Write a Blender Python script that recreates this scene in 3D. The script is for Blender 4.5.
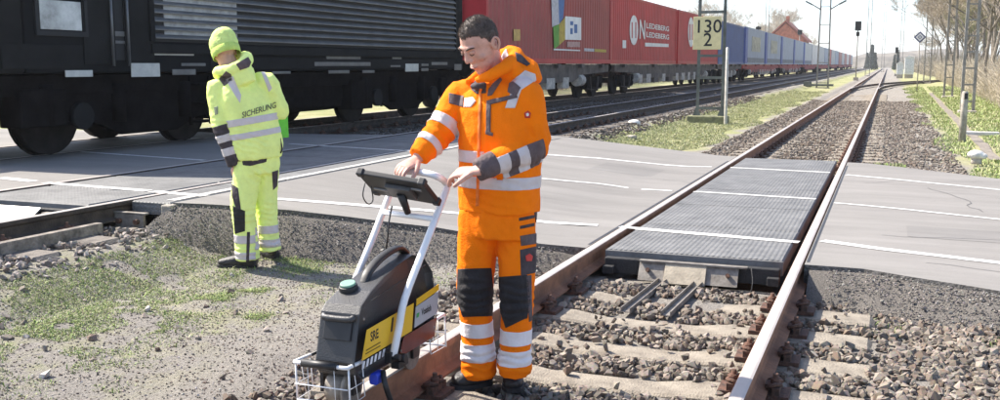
import bpy, bmesh, math, random
import numpy as np
from mathutils import Vector, Matrix, noise
from mathutils.bvhtree import BVHTree

for o in list(bpy.data.objects):
    bpy.data.objects.remove(o)
scene = bpy.context.scene
COL = scene.collection
R = math.radians

# ---------------------------------------------------------------- camera
# siding track centre is x = 0, rail top z = 0, y runs away along the rails
F_PX, CXP, CYP = 985.0, 500.0, 200.0
XV, YH = 888.4, 64.7                       # vanishing point of the rails in the photograph
PITCH = math.atan((CYP - YH) / F_PX)
YAW = math.atan((XV - CXP) / (F_PX / math.cos(PITCH)))
CAM = Vector((1.285, 0.0, 1.385))
FW = Vector((-math.sin(YAW) * math.cos(PITCH), math.cos(YAW) * math.cos(PITCH), -math.sin(PITCH)))
RT = Vector((math.cos(YAW), math.sin(YAW), 0.0))
UP = RT.cross(FW)
NH = Vector((-math.sin(YAW), math.cos(YAW), 0.0))
cam_d = bpy.data.cameras.new('camera')
cam_d.sensor_fit = 'HORIZONTAL'; cam_d.sensor_width = 36.0; cam_d.lens = F_PX * 36.0 / 1000.0
cam_d.clip_start = 0.05; cam_d.clip_end = 5000
cam = bpy.data.objects.new('camera', cam_d); COL.objects.link(cam)
M3 = Matrix((RT, UP, -FW)).transposed()
cam.matrix_world = Matrix.Translation(CAM) @ M3.to_4x4()
scene.camera = cam

# ---------------------------------------------------------------- sky, sun, exposure
SUN_EL = R(46)
sun_h = Vector((-0.99, 0.10, 0)).normalized()          # horizontal direction towards the sun
sun_v = Vector((sun_h.x * math.cos(SUN_EL), sun_h.y * math.cos(SUN_EL), math.sin(SUN_EL)))
world = bpy.data.worlds.new('World'); scene.world = world; world.use_nodes = True
wn = world.node_tree.nodes; wl = world.node_tree.links; wn.clear()
wo = wn.new('ShaderNodeOutputWorld'); wb = wn.new('ShaderNodeBackground'); ws = wn.new('ShaderNodeTexSky')
ws.sky_type = 'NISHITA'; ws.sun_disc = False; ws.sun_elevation = SUN_EL
ws.sun_rotation = math.atan2(sun_h.x, sun_h.y)
ws.air_density = 0.65; ws.dust_density = 1.2; ws.ozone_density = 0.0; ws.altitude = 0
wb.inputs['Strength'].default_value = 0.15
wl.new(ws.outputs[0], wb.inputs[0]); wl.new(wb.outputs[0], wo.inputs[0])
sun_d = bpy.data.lights.new('sun', 'SUN'); sun_d.energy = 4.4; sun_d.angle = R(0.6); sun_d.color = (1.0, 0.93, 0.83)
sun = bpy.data.objects.new('sun', sun_d); COL.objects.link(sun)
sun.rotation_euler = sun_v.to_track_quat('Z', 'Y').to_euler(); sun.location = (-20, 10, 30)
vs = scene.view_settings
vs.view_transform = 'Standard'; vs.look = 'None'; vs.gamma = 1.0; vs.use_curve_mapping = False
vs.exposure = 1.36
try:
    scene.cycles.max_bounces = 6
except Exception:
    pass

# ---------------------------------------------------------------- pixels to places
def ray(x, y): return FW + RT * ((x - CXP) / F_PX) - UP * ((y - CYP) / F_PX)
def on_z(x, y, z):
    r = ray(x, y); return CAM + r * ((z - CAM.z) / r.z)
def on_x(x, y, X):
    r = ray(x, y); return CAM + r * ((X - CAM.x) / r.x)
def on_y(x, y, Y):
    r = ray(x, y); return CAM + r * ((Y - CAM.y) / r.y)
def on_h(x, y, dh):
    r = ray(x, y); return CAM + r * (dh / r.dot(NH))

# ---------------------------------------------------------------- materials
MATS = {}
def mat(name, col, rough=0.7, metal=0.0, var=0.15, scale=8.0, bump=0.0, bscale=60.0, col2=None, spec=0.5, detail=6.0, coat=0.0):
    """procedural material: base colour broken up by two scales of noise, fine relief by bump"""
    if name in MATS: return MATS[name]
    m = bpy.data.materials.new(name); m.use_nodes = True
    nt = m.node_tree; n = nt.nodes; l = nt.links; n.clear()
    out = n.new('ShaderNodeOutputMaterial'); b = n.new('ShaderNodeBsdfPrincipled')
    b.inputs['Roughness'].default_value = rough; b.inputs['Metallic'].default_value = metal
    b.inputs['Specular IOR Level'].default_value = spec
    b.inputs['Coat Weight'].default_value = coat
    tc = n.new('ShaderNodeTexCoord')
    nz = n.new('ShaderNodeTexNoise'); nz.inputs['Scale'].default_value = scale; nz.inputs['Detail'].default_value = detail
    nz.inputs['Roughness'].default_value = 0.65
    l.new(tc.outputs['Object'], nz.inputs['Vector'])
    cr = n.new('ShaderNodeValToRGB')
    c2 = col2 if col2 else tuple(c * (1 - 2 * var) for c in col)
    c1 = col if col2 else tuple(min(1, c * (1 + var)) for c in col)
    cr.color_ramp.elements[0].position = 0.34; cr.color_ramp.elements[1].position = 0.66
    cr.color_ramp.elements[0].color = (*c2, 1); cr.color_ramp.elements[1].color = (*c1, 1)
    l.new(nz.outputs['Fac'], cr.inputs['Fac']); l.new(cr.outputs['Color'], b.inputs['Base Color'])
    if bump > 0:
        n2 = n.new('ShaderNodeTexNoise'); n2.inputs['Scale'].default_value = bscale; n2.inputs['Detail'].default_value = 4
        l.new(tc.outputs['Object'], n2.inputs['Vector'])
        bp = n.new('ShaderNodeBump'); bp.inputs['Strength'].default_value = bump; bp.inputs['Distance'].default_value = 0.02
        l.new(n2.outputs['Fac'], bp.inputs['Height']); l.new(bp.outputs['Normal'], b.inputs['Normal'])
    l.new(b.outputs[0], out.inputs[0]); MATS[name] = m
    return m

def vcol_mat(name, rough=0.8, spec=0.3, trans=0.0):
    """colour from a per-piece attribute (stones, blades: each one its own colour)"""
    if name in MATS: return MATS[name]
    m = bpy.data.materials.new(name); m.use_nodes = True
    n = m.node_tree.nodes; l = m.node_tree.links
    b = n['Principled BSDF']; a = n.new('ShaderNodeAttribute'); a.attribute_name = 'col'
    tc = n.new('ShaderNodeTexCoord'); nz = n.new('ShaderNodeTexNoise'); nz.inputs['Scale'].default_value = 90
    l.new(tc.outputs['Object'], nz.inputs['Vector'])
    mx = n.new('ShaderNodeMix'); mx.data_type = 'RGBA'; mx.blend_type = 'MULTIPLY'; mx.inputs[0].default_value = 0.5
    l.new(a.outputs['Color'], mx.inputs[6]); l.new(nz.outputs['Color'], mx.inputs[7])
    hs = n.new('ShaderNodeHueSaturation'); hs.inputs['Value'].default_value = 1.25; hs.inputs['Saturation'].default_value = 0.9
    l.new(mx.outputs[2], hs.inputs['Color'])
    l.new(hs.outputs[0], b.inputs['Base Color']); b.inputs['Roughness'].default_value = rough
    b.inputs['Specular IOR Level'].default_value = spec
    MATS[name] = m
    return m

# ---------------------------------------------------------------- mesh helpers
class MB:
    def __init__(s): s.v = []; s.f = []; s.m = []; s.sm = []
    def add(s, vs, fs, mi=0, smooth=False):
        o = len(s.v); s.v += [tuple(v) for v in vs]
        for f in fs:
            s.f.append([i + o for i in f]); s.m.append(mi); s.sm.append(smooth)
    def box(s, c, d, mi=0, rot=None):
        hx, hy, hz = d[0] / 2, d[1] / 2, d[2] / 2; c = Vector(c)
        vs = [Vector((x, y, z)) for x in (-hx, hx) for y in (-hy, hy) for z in (-hz, hz)]
        if rot is not None: vs = [rot @ v for v in vs]
        s.add([c + v for v in vs], [(0, 1, 3, 2), (4, 6, 7, 5), (0, 4, 5, 1), (2, 3, 7, 6), (0, 2, 6, 4), (1, 5, 7, 3)], mi)
    def bar(s, a, b, w, h, mi=0, up=(0, 0, 1)):
        """rectangular bar from a to b, w across, h along up"""
        a = Vector(a); b = Vector(b); t = (b - a); L = t.length; t.normalize(); u = Vector(up)
        x = t.cross(u)
        if x.length < 1e-4: x = t.cross(Vector((1, 0, 0)))
        x.normalize(); u = x.cross(t)
        vs = []
        for p in (a, b):
            for i, j in ((-1, -1), (1, -1), (1, 1), (-1, 1)): vs.append(p + x * (i * w / 2) + u * (j * h / 2))
        s.add(vs, [(3, 2, 1, 0), (4, 5, 6, 7), (0, 1, 5, 4), (1, 2, 6, 5), (2, 3, 7, 6), (3, 0, 4, 7)], mi)
    def tube(s, pts, r, n=8, mi=0, smooth=True, cap=True):
        pts = [Vector(p) for p in pts]
        if not hasattr(r, '__len__'): r = [r] * len(pts)
        s.loft(pts, [(q, q) for q in r], None, n, mi, smooth, cap)
    def loft(s, pts, ab, side=None, n=14, mi=0, smooth=True, cap=True, power=2.0):
        pts = [Vector(p) for p in pts]; vs = []; k = len(pts); prev = None
        for i, p in enumerate(pts):
            t = (pts[min(i + 1, k - 1)] - pts[max(i - 1, 0)]).normalized()
            if side is not None: a = Vector(side)
            elif prev is not None: a = prev
            else: a = Vector((1, 0, 0)) if abs(t.x) < 0.8 else Vector((0, 1, 0))
            a = (a - t * a.dot(t)); a.normalize(); prev = a; b = t.cross(a)
            for j in range(n):
                th = 2 * math.pi * j / n; c, q = math.cos(th), math.sin(th)
                if power != 2.0:
                    c = math.copysign(abs(c) ** (2 / power), c); q = math.copysign(abs(q) ** (2 / power), q)
                vs.append(p + a * (ab[i][0] * c) + b * (ab[i][1] * q))
        fs = []
        for i in range(k - 1):
            for j in range(n):
                fs.append((i * n + j, i * n + (j + 1) % n, (i + 1) * n + (j + 1) % n, (i + 1) * n + j))
        s.add(vs, fs, mi, smooth)
        if cap:
            o = len(s.v) - len(vs)
            s.f.append([o + j for j in range(n)][::-1]); s.m.append(mi); s.sm.append(False)
            s.f.append([o + (k - 1) * n + j for j in range(n)]); s.m.append(mi); s.sm.append(False)
    def ell(s, c, r, rot=None, n=16, m=10, mi=0):
        c = Vector(c); vs = [Vector((0, 0, -r[2]))]
        for i in range(1, m):
            ph = -math.pi / 2 + math.pi * i / m
            for j in range(n):
                th = 2 * math.pi * j / n
                vs.append(Vector((r[0] * math.cos(ph) * math.cos(th), r[1] * math.cos(ph) * math.sin(th), r[2] * math.sin(ph))))
        vs.append(Vector((0, 0, r[2])))
        if rot is not None: vs = [rot @ v for v in vs]
        fs = [(0, 1 + (j + 1) % n, 1 + j) for j in range(n)]
        for i in range(m - 2):
            for j in range(n):
                a = 1 + i * n; fs.append((a + j, a + (j + 1) % n, a + n + (j + 1) % n, a + n + j))
        e = len(vs) - 1; a = 1 + (m - 2) * n
        fs += [(a + j, a + (j + 1) % n, e) for j in range(n)]
        s.add([c + v for v in vs], fs, mi, True)
    def prism(s, poly, a0, a1, axis='x', mi=0):
        """polygon given in the two other axes, extruded along axis from a0 to a1"""
        def P(u, v, w): return {'x': (w, u, v), 'y': (u, w, v), 'z': (u, v, w)}[axis]
        k = len(poly); vs = [P(u, v, a0) for u, v in poly] + [P(u, v, a1) for u, v in poly]
        fs = [tuple(range(k))[::-1], tuple(range(k, 2 * k))] + [(i, (i + 1) % k, k + (i + 1) % k, k + i) for i in range(k)]
        s.add(vs, fs, mi)
    def cyl(s, a, b, r, n=16, mi=0):
        s.tube([a, b], r, n, mi, True, True)
    def mesh(s, name):
        me = bpy.data.meshes.new(name); me.from_pydata(s.v, [], s.f)
        me.polygons.foreach_set('material_index', s.m); me.polygons.foreach_set('use_smooth', s.sm); me.update()
        return me
    def build(s, name, mats, parent=None, bevel=0.0, fix=True):
        me = s.mesh(name)
        if fix:
            bm = bmesh.new(); bm.from_mesh(me); bmesh.ops.recalc_face_normals(bm, faces=bm.faces); bm.to_mesh(me); bm.free()
        return link(name, me, mats, parent, bevel)

def wmat(o):
    if o is None: return Matrix.Identity(4)
    b = Matrix.Translation(o.location) @ o.rotation_euler.to_matrix().to_4x4() @ Matrix.Diagonal((*o.scale, 1))
    return wmat(o.parent) @ (o.matrix_parent_inverse if o.parent else Matrix.Identity(4)) @ b
def link(name, me, mats, parent=None, bevel=0.0):
    o = bpy.data.objects.new(name, me); COL.objects.link(o)
    if not isinstance(mats, (list, tuple)): mats = [mats]
    if not me.materials:
        for m in mats: me.materials.append(m)
    if parent is not None:
        o.parent = parent; o.matrix_parent_inverse = wmat(parent).inverted()      # meshes are given in world space
    if bevel > 0:
        b = o.modifiers.new('bevel', 'BEVEL'); b.width = bevel; b.segments = 2; b.limit_method = 'ANGLE'; b.angle_limit = R(40)
    return o
def thing(name, label, cat, loc=(0, 0, 0), group=None, rz=0.0):
    o = bpy.data.objects.new(name, None); COL.objects.link(o); o.empty_display_size = 0.2
    o.location = loc; o.rotation_euler = (0, 0, rz); tag(o, label, cat, group); return o
def tag(o, label, cat=None, group=None):
    o['label'] = label
    if cat: o['category'] = cat
    if group: o['group'] = group
    return o
def structure(o): o['kind'] = 'structure'; return o
def stuff(o): o['kind'] = 'stuff'; return o
def copy_tree(o, parent=None):
    c = o.copy(); COL.objects.link(c)
    if parent is not None:
        c.parent = parent; c.matrix_parent_inverse = o.matrix_parent_inverse
    for ch in list(o.children): copy_tree(ch, c)
    return c
def spline(pts, k=6):
    """Catmull-Rom through points"""
    P = [Vector(p) for p in pts]; P = [P[0] * 2 - P[1]] + P + [P[-1] * 2 - P[-2]]; out = []
    for i in range(1, len(P) - 2):
        for j in range(k):
            t = j / k; a, b, c, d = P[i - 1], P[i], P[i + 1], P[i + 2]
            out.append(0.5 * ((2 * b) + (c - a) * t + (2 * a - 5 * b + 4 * c - d) * t * t + (3 * b - a - 3 * c + d) * t ** 3))
    out.append(P[-2]); return out
def np_mesh(name, V, Fc, cols=None, smooth=False):
    """triangles from arrays, with an optional colour for each vertex"""
    me = bpy.data.meshes.new(name); nv = len(V); nf = len(Fc); k = Fc.shape[1]
    me.vertices.add(nv); me.vertices.foreach_set('co', np.asarray(V, np.float32).ravel())
    me.loops.add(nf * k); me.loops.foreach_set('vertex_index', np.asarray(Fc, np.int32).ravel())
    me.polygons.add(nf); me.polygons.foreach_set('loop_start', np.arange(0, nf * k, k, dtype=np.int32))
    me.polygons.foreach_set('loop_total', np.full(nf, k, np.int32))
    me.polygons.foreach_set('use_smooth', np.full(nf, smooth))
    if cols is not None:
        at = me.color_attributes.new('col', 'FLOAT_COLOR', 'POINT')
        c4 = np.ones((nv, 4), np.float32); c4[:, :3] = cols; at.data.foreach_set('color', c4.ravel())
    me.update(calc_edges=True); return me
def text_mesh(s, size, align='CENTER', extrude=0.0, bold=0.0, sx=1.0):
    cu = bpy.data.curves.new('lettering', 'FONT'); cu.body = s; cu.size = size; cu.align_x = align; cu.align_y = 'CENTER'
    cu.extrude = extrude; cu.offset = bold; cu.resolution_u = 3
    o = bpy.data.objects.new('lettering', cu); COL.objects.link(o)
    dg = bpy.context.evaluated_depsgraph_get(); me = bpy.data.meshes.new_from_object(o.evaluated_get(dg))
    bpy.data.objects.remove(o); bpy.data.curves.remove(cu); me.name = 'lettering'; me.materials.clear()
    for v in me.vertices: v.co.x *= sx
    return me
def lettering(s, size, origin, right, up, m, parent, name='lettering', bold=0.0, sx=1.0, align='CENTER'):
    me = text_mesh(s, size, align, 0.0, bold, sx); right = Vector(right).normalized(); up = Vector(up).normalized()
    for v in me.vertices: v.co = Vector(origin) + right * v.co.x + up * v.co.y
    return link(name, me, m, parent)
rng = np.random.default_rng(7); random.seed(7)
# ================================================================ the ground
MAIN = -5.45; FAR = -9.45; ZM = 0.25              # centres of the two main tracks, their rail top
HG = 0.76                                         # rail centre from track centre
def g_prof(x):
    return np.interp(x, [-400, -60, -13.5, -11.6, -4.05, -3.45, -1.6, -1.35, 1.5, 2.4, 4.5, 7, 60, 400],
                        [-.3, -.3, -.15, .03, .03, -.165, -.165, -.225, -.225, -.21, -.16, -.05, .6, .6])
NEAR = ([-40, -14, -5.7, -4.45, -3.3, -2.1, -0.8, 1.2, 2.05, 5, 30], [2.5, 4.4, 6.12, 6.52, 6.95, 7.22, 7.17, 7.09, 6.72, 5.6, -2])
FARE = ([-40, -14, -7, -4, -1.5, -.7, 1.1, 2.7, 6, 30], [11.5, 13.2, 14.2, 15.5, 15.6, 15.25, 14.9, 13.6, 12.2, 4])
def near_y(x): return np.interp(x, *NEAR)
def far_y(x): return np.interp(x, *FARE)
def road_z(x): return np.interp(x, [-60, -12, -4.15, -3.4, -2.2, -1.3, 1.3, 3, 30], [.243, .243, .243, .19, .075, -.006, -.006, -.03, -.3])
def vnoise(X, Y, f, seed=0):
    """smooth value noise on arrays"""
    r = np.random.default_rng(seed); T = r.random((64, 64)); x = X * f; y = Y * f
    xi = np.floor(x).astype(int); yi = np.floor(y).astype(int); u = x - xi; v = y - yi
    u = u * u * (3 - 2 * u); v = v * v * (3 - 2 * v); a = T[xi % 64, yi % 64]; b = T[(xi + 1) % 64, yi % 64]
    c = T[xi % 64, (yi + 1) % 64]; d = T[(xi + 1) % 64, (yi + 1) % 64]
    return (a * (1 - u) + b * u) * (1 - v) + (c * (1 - u) + d * u) * v
def ground_z(X, Y):
    z = g_prof(X) + (vnoise(X, Y, .9, 1) - .5) * .05 + (vnoise(X, Y, 4, 2) - .5) * .025
    inside = (Y > near_y(X) + 0.02) & (Y < far_y(X) - 0.02)
    return np.where(inside, np.minimum(z, road_z(X) - .3), z)
def axis(lo, a, b, hi, st, g):
    c = list(np.arange(a, b, st)); s = st
    while c[-1] < hi: s *= g; c.append(c[-1] + s)
    s = st; 
    while c[0] > lo: s *= g; c.insert(0, c[0] - s)
    return np.array(c)
gx = axis(-500, -6.2, 4.4, 500, .07, 1.12); gy = axis(-60, 2.2, 8.4, 1500, .07, 1.035)
GX, GY = np.meshgrid(gx, gy, indexing='ij'); GZ = ground_z(GX, GY)
nx, ny = len(gx), len(gy); idx = np.arange(nx * ny).reshape(nx, ny)
FQ = np.stack([idx[:-1, :-1], idx[1:, :-1], idx[1:, 1:], idx[:-1, 1:]], -1).reshape(-1, 4)
gm = np_mesh('ground', np.stack([GX, GY, GZ], -1).reshape(-1, 3), FQ, None, True)

def ground_mat():
    m = bpy.data.materials.new('earth_gravel_grass'); m.use_nodes = True
    n = m.node_tree.nodes; l = m.node_tree.links; b = n['Principled BSDF']; b.inputs['Roughness'].default_value = .95
    b.inputs['Specular IOR Level'].default_value = .15
    g = n.new('ShaderNodeNewGeometry'); sp = n.new('ShaderNodeSeparateXYZ'); l.new(g.outputs['Position'], sp.inputs[0])
    def nz(sc, d=6, r=.6):
        t = n.new('ShaderNodeTexNoise'); t.inputs['Scale'].default_value = sc; t.inputs['Detail'].default_value = d
        t.inputs['Roughness'].default_value = r; l.new(g.outputs['Position'], t.inputs['Vector']); return t.outputs['Fac']
    def ramp(f, a, b_, ca, cb):
        t = n.new('ShaderNodeValToRGB'); t.color_ramp.elements[0].position = a; t.color_ramp.elements[1].position = b_
        t.color_ramp.elements[0].color = (*ca, 1); t.color_ramp.elements[1].color = (*cb, 1); l.new(f, t.inputs['Fac']); return t.outputs['Color']
    def mr(f, a, b_):
        t = n.new('ShaderNodeMapRange'); t.inputs['From Min'].default_value = a; t.inputs['From Max'].default_value = b_; l.new(f, t.inputs['Value']); return t.outputs[0]
    def mth(op, a, b_):
        t = n.new('ShaderNodeMath'); t.operation = op
        for i, q in enumerate((a, b_)):
            if isinstance(q, (int, float)): t.inputs[i].default_value = q
            else: l.new(q, t.inputs[i])
        return t.outputs[0]
    def mix(f, a, b_):
        t = n.new('ShaderNodeMix'); t.data_type = 'RGBA'; l.new(f, t.inputs[0]); l.new(a, t.inputs[6]); l.new(b_, t.inputs[7]); return t.outputs[2]
    gravel = ramp(nz(60, 9, .85), .36, .66, (.10, .09, .08), (.36, .335, .30))
    sand = ramp(nz(110, 5, .9), .36, .68, (.17, .155, .135), (.40, .37, .325))
    base = mix(mr(nz(1.3, 7, .7), .40, .62), gravel, sand)
    grass = ramp(nz(14, 7, .7), .3, .7, (.13, .155, .05), (.32, .33, .15))
    dry = ramp(nz(9, 7, .7), .3, .7, (.28, .265, .145), (.41, .385, .235))
    verge = mix(mr(nz(.7, 5), .40, .60), grass, dry)
    wob = mth('MULTIPLY', mth('SUBTRACT', nz(1.1, 4), .5), 1.3); x = mth('ADD', sp.outputs['X'], wob)
    # right-hand verge, the strip between siding and main line beyond the road, and the open land outside
    right = mth('MULTIPLY', mr(x, 2.3, 2.7), mr(sp.outputs['Y'], 11, 13))
    strip = mth('MULTIPLY', mth('MULTIPLY', mr(x, -1.75, -2.1), mr(x, -4.0, -3.75)), mr(sp.outputs['Y'], 14.5, 15.5))
    out = mr(x, -12.5, -13.5)
    near = mth('MULTIPLY', mth('MULTIPLY', mr(x, -1.7, -2.3), mr(x, -4.4, -4.0)), mth('MULTIPLY', mr(nz(2.2, 9, .75), .47, .60), .55))
    f = mth('MINIMUM', mth('ADD', mth('ADD', right, strip), mth('ADD', out, near)), 1.0)
    l.new(mix(f, base, verge), b.inputs['Base Color'])
    bp = n.new('ShaderNodeBump'); bp.inputs['Strength'].default_value = .9; bp.inputs['Distance'].default_value = .03
    l.new(nz(38, 8, .7), bp.inputs['Height']); l.new(bp.outputs[0], b.inputs['Normal'])
    return m
ground = structure(link('ground', gm, ground_mat()))

# ================================================================ the road over the tracks
def asphalt_mat(name, lo, hi):
    m = bpy.data.materials.new(name); m.use_nodes = True; n = m.node_tree.nodes; l = m.node_tree.links; b = n['Principled BSDF']
    g = n.new('ShaderNodeNewGeometry')
    def nz(sc, d, r, stretch=None):
        t = n.new('ShaderNodeTexNoise'); t.inputs['Scale'].default_value = sc; t.inputs['Detail'].default_value = d; t.inputs['Roughness'].default_value = r
        if stretch:
            mp = n.new('ShaderNodeMapping'); mp.inputs['Scale'].default_value = stretch; l.new(g.outputs['Position'], mp.inputs['Vector']); l.new(mp.outputs[0], t.inputs['Vector'])
        else: l.new(g.outputs['Position'], t.inputs['Vector'])
        return t.outputs['Fac']
    r1 = n.new('ShaderNodeValToRGB'); r1.color_ramp.elements[0].position = .3; r1.color_ramp.elements[1].position = .7
    r1.color_ramp.elements[0].color = (*lo, 1); r1.color_ramp.elements[1].color = (*hi, 1)
    mx = n.new('ShaderNodeMath'); mx.operation = 'MULTIPLY_ADD'; mx.inputs[1].default_value = .6
    l.new(nz(1.1, 9, .75, (.30, 1.7, 1)), mx.inputs[0])
    m2 = n.new('ShaderNodeMath'); m2.operation = 'MULTIPLY'; m2.inputs[1].default_value = .4
    l.new(nz(130, 4, .85), m2.inputs[0]); l.new(m2.outputs[0], mx.inputs[2]); l.new(mx.outputs[0], r1.inputs['Fac'])
    l.new(r1.outputs[0], b.inputs['Base Color']); b.inputs['Roughness'].default_value = .85; b.inputs['Specular IOR Level'].default_value = .25
    bp = n.new('ShaderNodeBump'); bp.inputs['Strength'].default_value = .35; bp.inputs['Distance'].default_value = .006
    l.new(nz(220, 3, .6), bp.inputs['Height']); l.new(bp.outputs[0], b.inputs['Normal'])
    return m
M_ROAD = asphalt_mat('worn_asphalt', (.135, .127, .117), (.27, .256, .238))
M_PATCH = asphalt_mat('dark_asphalt', (.10, .10, .102), (.165, .165, .168))
def road_strip(name, x0, x1, m, parent=None, dz=0.0, ny_=14, inset=0.0):
    xs = np.unique(np.concatenate([np.linspace(x0, x1, max(2, int(abs(x1 - x0) / .35) + 2)), [v for v in NEAR[0] + FARE[0] if x0 < v < x1]]))
    mb = MB(); k = ny_
    top = []
    for x in xs:
        for j in range(k + 1):
            ya, yb = near_y(x) + inset, far_y(x) - inset; y = ya + (yb - ya) * j / k
            wig = 0.025 * (noise.noise(Vector((x * 3, 0, j))) if j in (0, k) else 0)
            top.append((x, y + wig, float(road_z(x)) + dz))
    nxs = len(xs); fs = [(i * (k + 1) + j, (i + 1) * (k + 1) + j, (i + 1) * (k + 1) + j + 1, i * (k + 1) + j + 1) for i in range(nxs - 1) for j in range(k)]
    mb.add(top, fs, 0, True)
    N = len(top); o2 = len(mb.v); mb.v += top + [(x, y, z - .16) for x, y, z in top]
    ring = [i * (k + 1) for i in range(nxs)] + [(nxs - 1) * (k + 1) + j for j in range(1, k + 1)] + [i * (k + 1) + k for i in range(nxs - 2, -1, -1)] + [j for j in range(k - 1, 0, -1)]
    for a, b in zip(ring, ring[1:] + ring[:1]): mb.f.append([o2 + a, o2 + b, o2 + N + b, o2 + N + a]); mb.m.append(1); mb.sm.append(False)
    return mb.build(name, [m, mat('broken_asphalt_edge', (.13, .122, .112), .95, var=.3, scale=40, bump=.8)], parent)
road = structure(road_strip('road', HG + .045, 30, M_ROAD))
road['label'] = 'worn grey asphalt road over the level crossing'
road_strip('road_surface', -4.22, -HG - .045, M_ROAD, road)
road_strip('road_surface', FAR + HG + .05, MAIN - HG - .05, M_ROAD, road)
road_strip('road_surface', -40, FAR - HG - .05, M_ROAD, road)

# painted lines: pixel polylines laid onto the road surface
M_PAINT = mat('worn_white_road_paint', (.66, .655, .63), .75, var=.12, scale=18, bump=.2, bscale=150, col2=(.36, .35, .335), detail=10)
def road_hit(px, py):
    z = .1
    for _ in range(25):
        p = on_z(px, py, z); z = .5 * z + .5 * (float(road_z(p.x)))
    return p
def paint(pxs, w, dz=.004):
    P = [road_hit(*p) for p in pxs]; mb = MB(); out = []
    for a, b in zip(P, P[1:]):
        k = max(1, int((b - a).length / .3))
        out += [a + (b - a) * (i / k) for i in range(k)]
    out.append(P[-1]); vs = []
    for i, p in enumerate(out):
        t = (out[min(i + 1, len(out) - 1)] - out[max(i - 1, 0)]).normalized(); s = Vector((-t.y, t.x, 0)); ww = w * (1 + .18 * noise.noise(p * 4))
        for q in (p - s * ww / 2, p + s * ww / 2): vs.append((q.x, q.y, float(road_z(q.x)) + dz))
    mb.add(vs, [(2 * i, 2 * i + 1, 2 * i + 3, 2 * i + 2) for i in range(len(out) - 1)])
    mb.build('painted_line', M_PAINT, road)
for pts, w in [([(822, 241), (880, 249), (1040, 268)], .11), ([(620, 227), (799, 242.5)], .10),
               ([(258, 198), (330, 203), (414, 209.6), (500, 217), (598, 225.5)], .11),
               ([(0, 178), (34, 181.6)], .12), ([(45, 183), (148, 191)], .12), ([(153, 191.6), (205, 196.2)], .12),
               ([(834, 203), (900, 209), (1040, 224)], .07), ([(696, 191.6), (816, 199)], .05), ([(535, 178), (600, 184), (672, 191)], .08),
               ([(82, 152), (140, 156), (205, 160.5)], .08), ([(283, 166), (390, 168)], .0),
               ([(846, 175), (900, 180), (1040, 194)], .09), ([(735, 168), (828, 172.5)], .08), ([(530, 153.6), (600, 158.5), (712, 167)], .11),
               ([(290, 144), (390, 150), (425, 152)], .09), ([(186, 138.3), (236, 137.8)], .09)]:
    if w: paint(pts, w)
# pale joint between the rubber crossing deck and the asphalt, running along the main line
mbj = MB(); ya, yb = float(near_y(-4.3)) + .1, float(far_y(-4.3)) - .1
mbj.add([(-4.36, ya, .249), (-4.27, ya, .249), (-4.27, yb, .249), (-4.36, yb, .249)], [(0, 1, 2, 3)])
mbj.build('deck_joint_line', mat('pale_concrete_joint', (.5, .49, .46), .85, var=.2, scale=5), road)
# tar-filled seams
M_TAR = mat('tar_seam', (.03, .03, .032), .6)
def seam(pts, w=.025):
    mb = MB(); vs = []
    for i, (x, y) in enumerate(pts):
        a = Vector(pts[max(i - 1, 0)]); b = Vector(pts[min(i + 1, len(pts) - 1)]); t = (b - a).normalized()
        for q in (-1, 1): vs.append((x - t.y * q * w / 2, y + t.x * q * w / 2, float(road_z(x)) + .0025))
    mb.add(vs, [(2 * i, 2 * i + 1, 2 * i + 3, 2 * i + 2) for i in range(len(pts) - 1)]); mb.build('tar_seam', M_TAR, road)
seam([(HG + .062, 7.2 + i * .38) for i in range(20)], .02)
seam([(-HG - .062, 7.3 + i * .38) for i in range(20)], .02)
seam([(-3.6 + .02 * math.sin(i), 12.2 + i * .5) for i in range(7)], .03)

def crack(x, y, ang, n, seed):
    r_ = random.Random(seed); pts = [(x, y)]
    for _ in range(n): ang += r_.uniform(-.5, .5); pts.append((pts[-1][0] + .16 * math.cos(ang), pts[-1][1] + .16 * math.sin(ang)))
    seam([q for q in pts], .007)
for c_ in ((1.3, 8.6, .2, 14, 1), (2.2, 10.4, 1.2, 12, 2), (-2.0, 9.2, 2.6, 13, 3), (-1.4, 11.8, .4, 12, 4), (-3.0, 8.3, 1.0, 10, 5), (1.1, 12.4, .3, 10, 6), (1.6, 7.5, .1, 12, 7)): crack(*c_)
def repair(x0, x1, y0, y1):
    mb = MB(); vs = []; ks = max(2, int((x1 - x0) / .25))
    for i in range(ks + 1):
        x = x0 + (x1 - x0) * i / ks
        for yy in (y0, y1): vs.append((x, yy + .03 * noise.noise(Vector((x * 5, yy, 0))), float(road_z(x)) + .0018))
    mb.add(vs, [(2 * i, 2 * i + 2, 2 * i + 3, 2 * i + 1) for i in range(ks)]); mb.build('asphalt_repair', asphalt_mat('repair_asphalt', (.125, .118, .11), (.235, .224, .21)), road)
repair(-3.3, -2.3, 9.6, 10.4); repair(1.5, 2.7, 8.6, 9.2); repair(-2.2, -1.2, 12.0, 12.9); 
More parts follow.
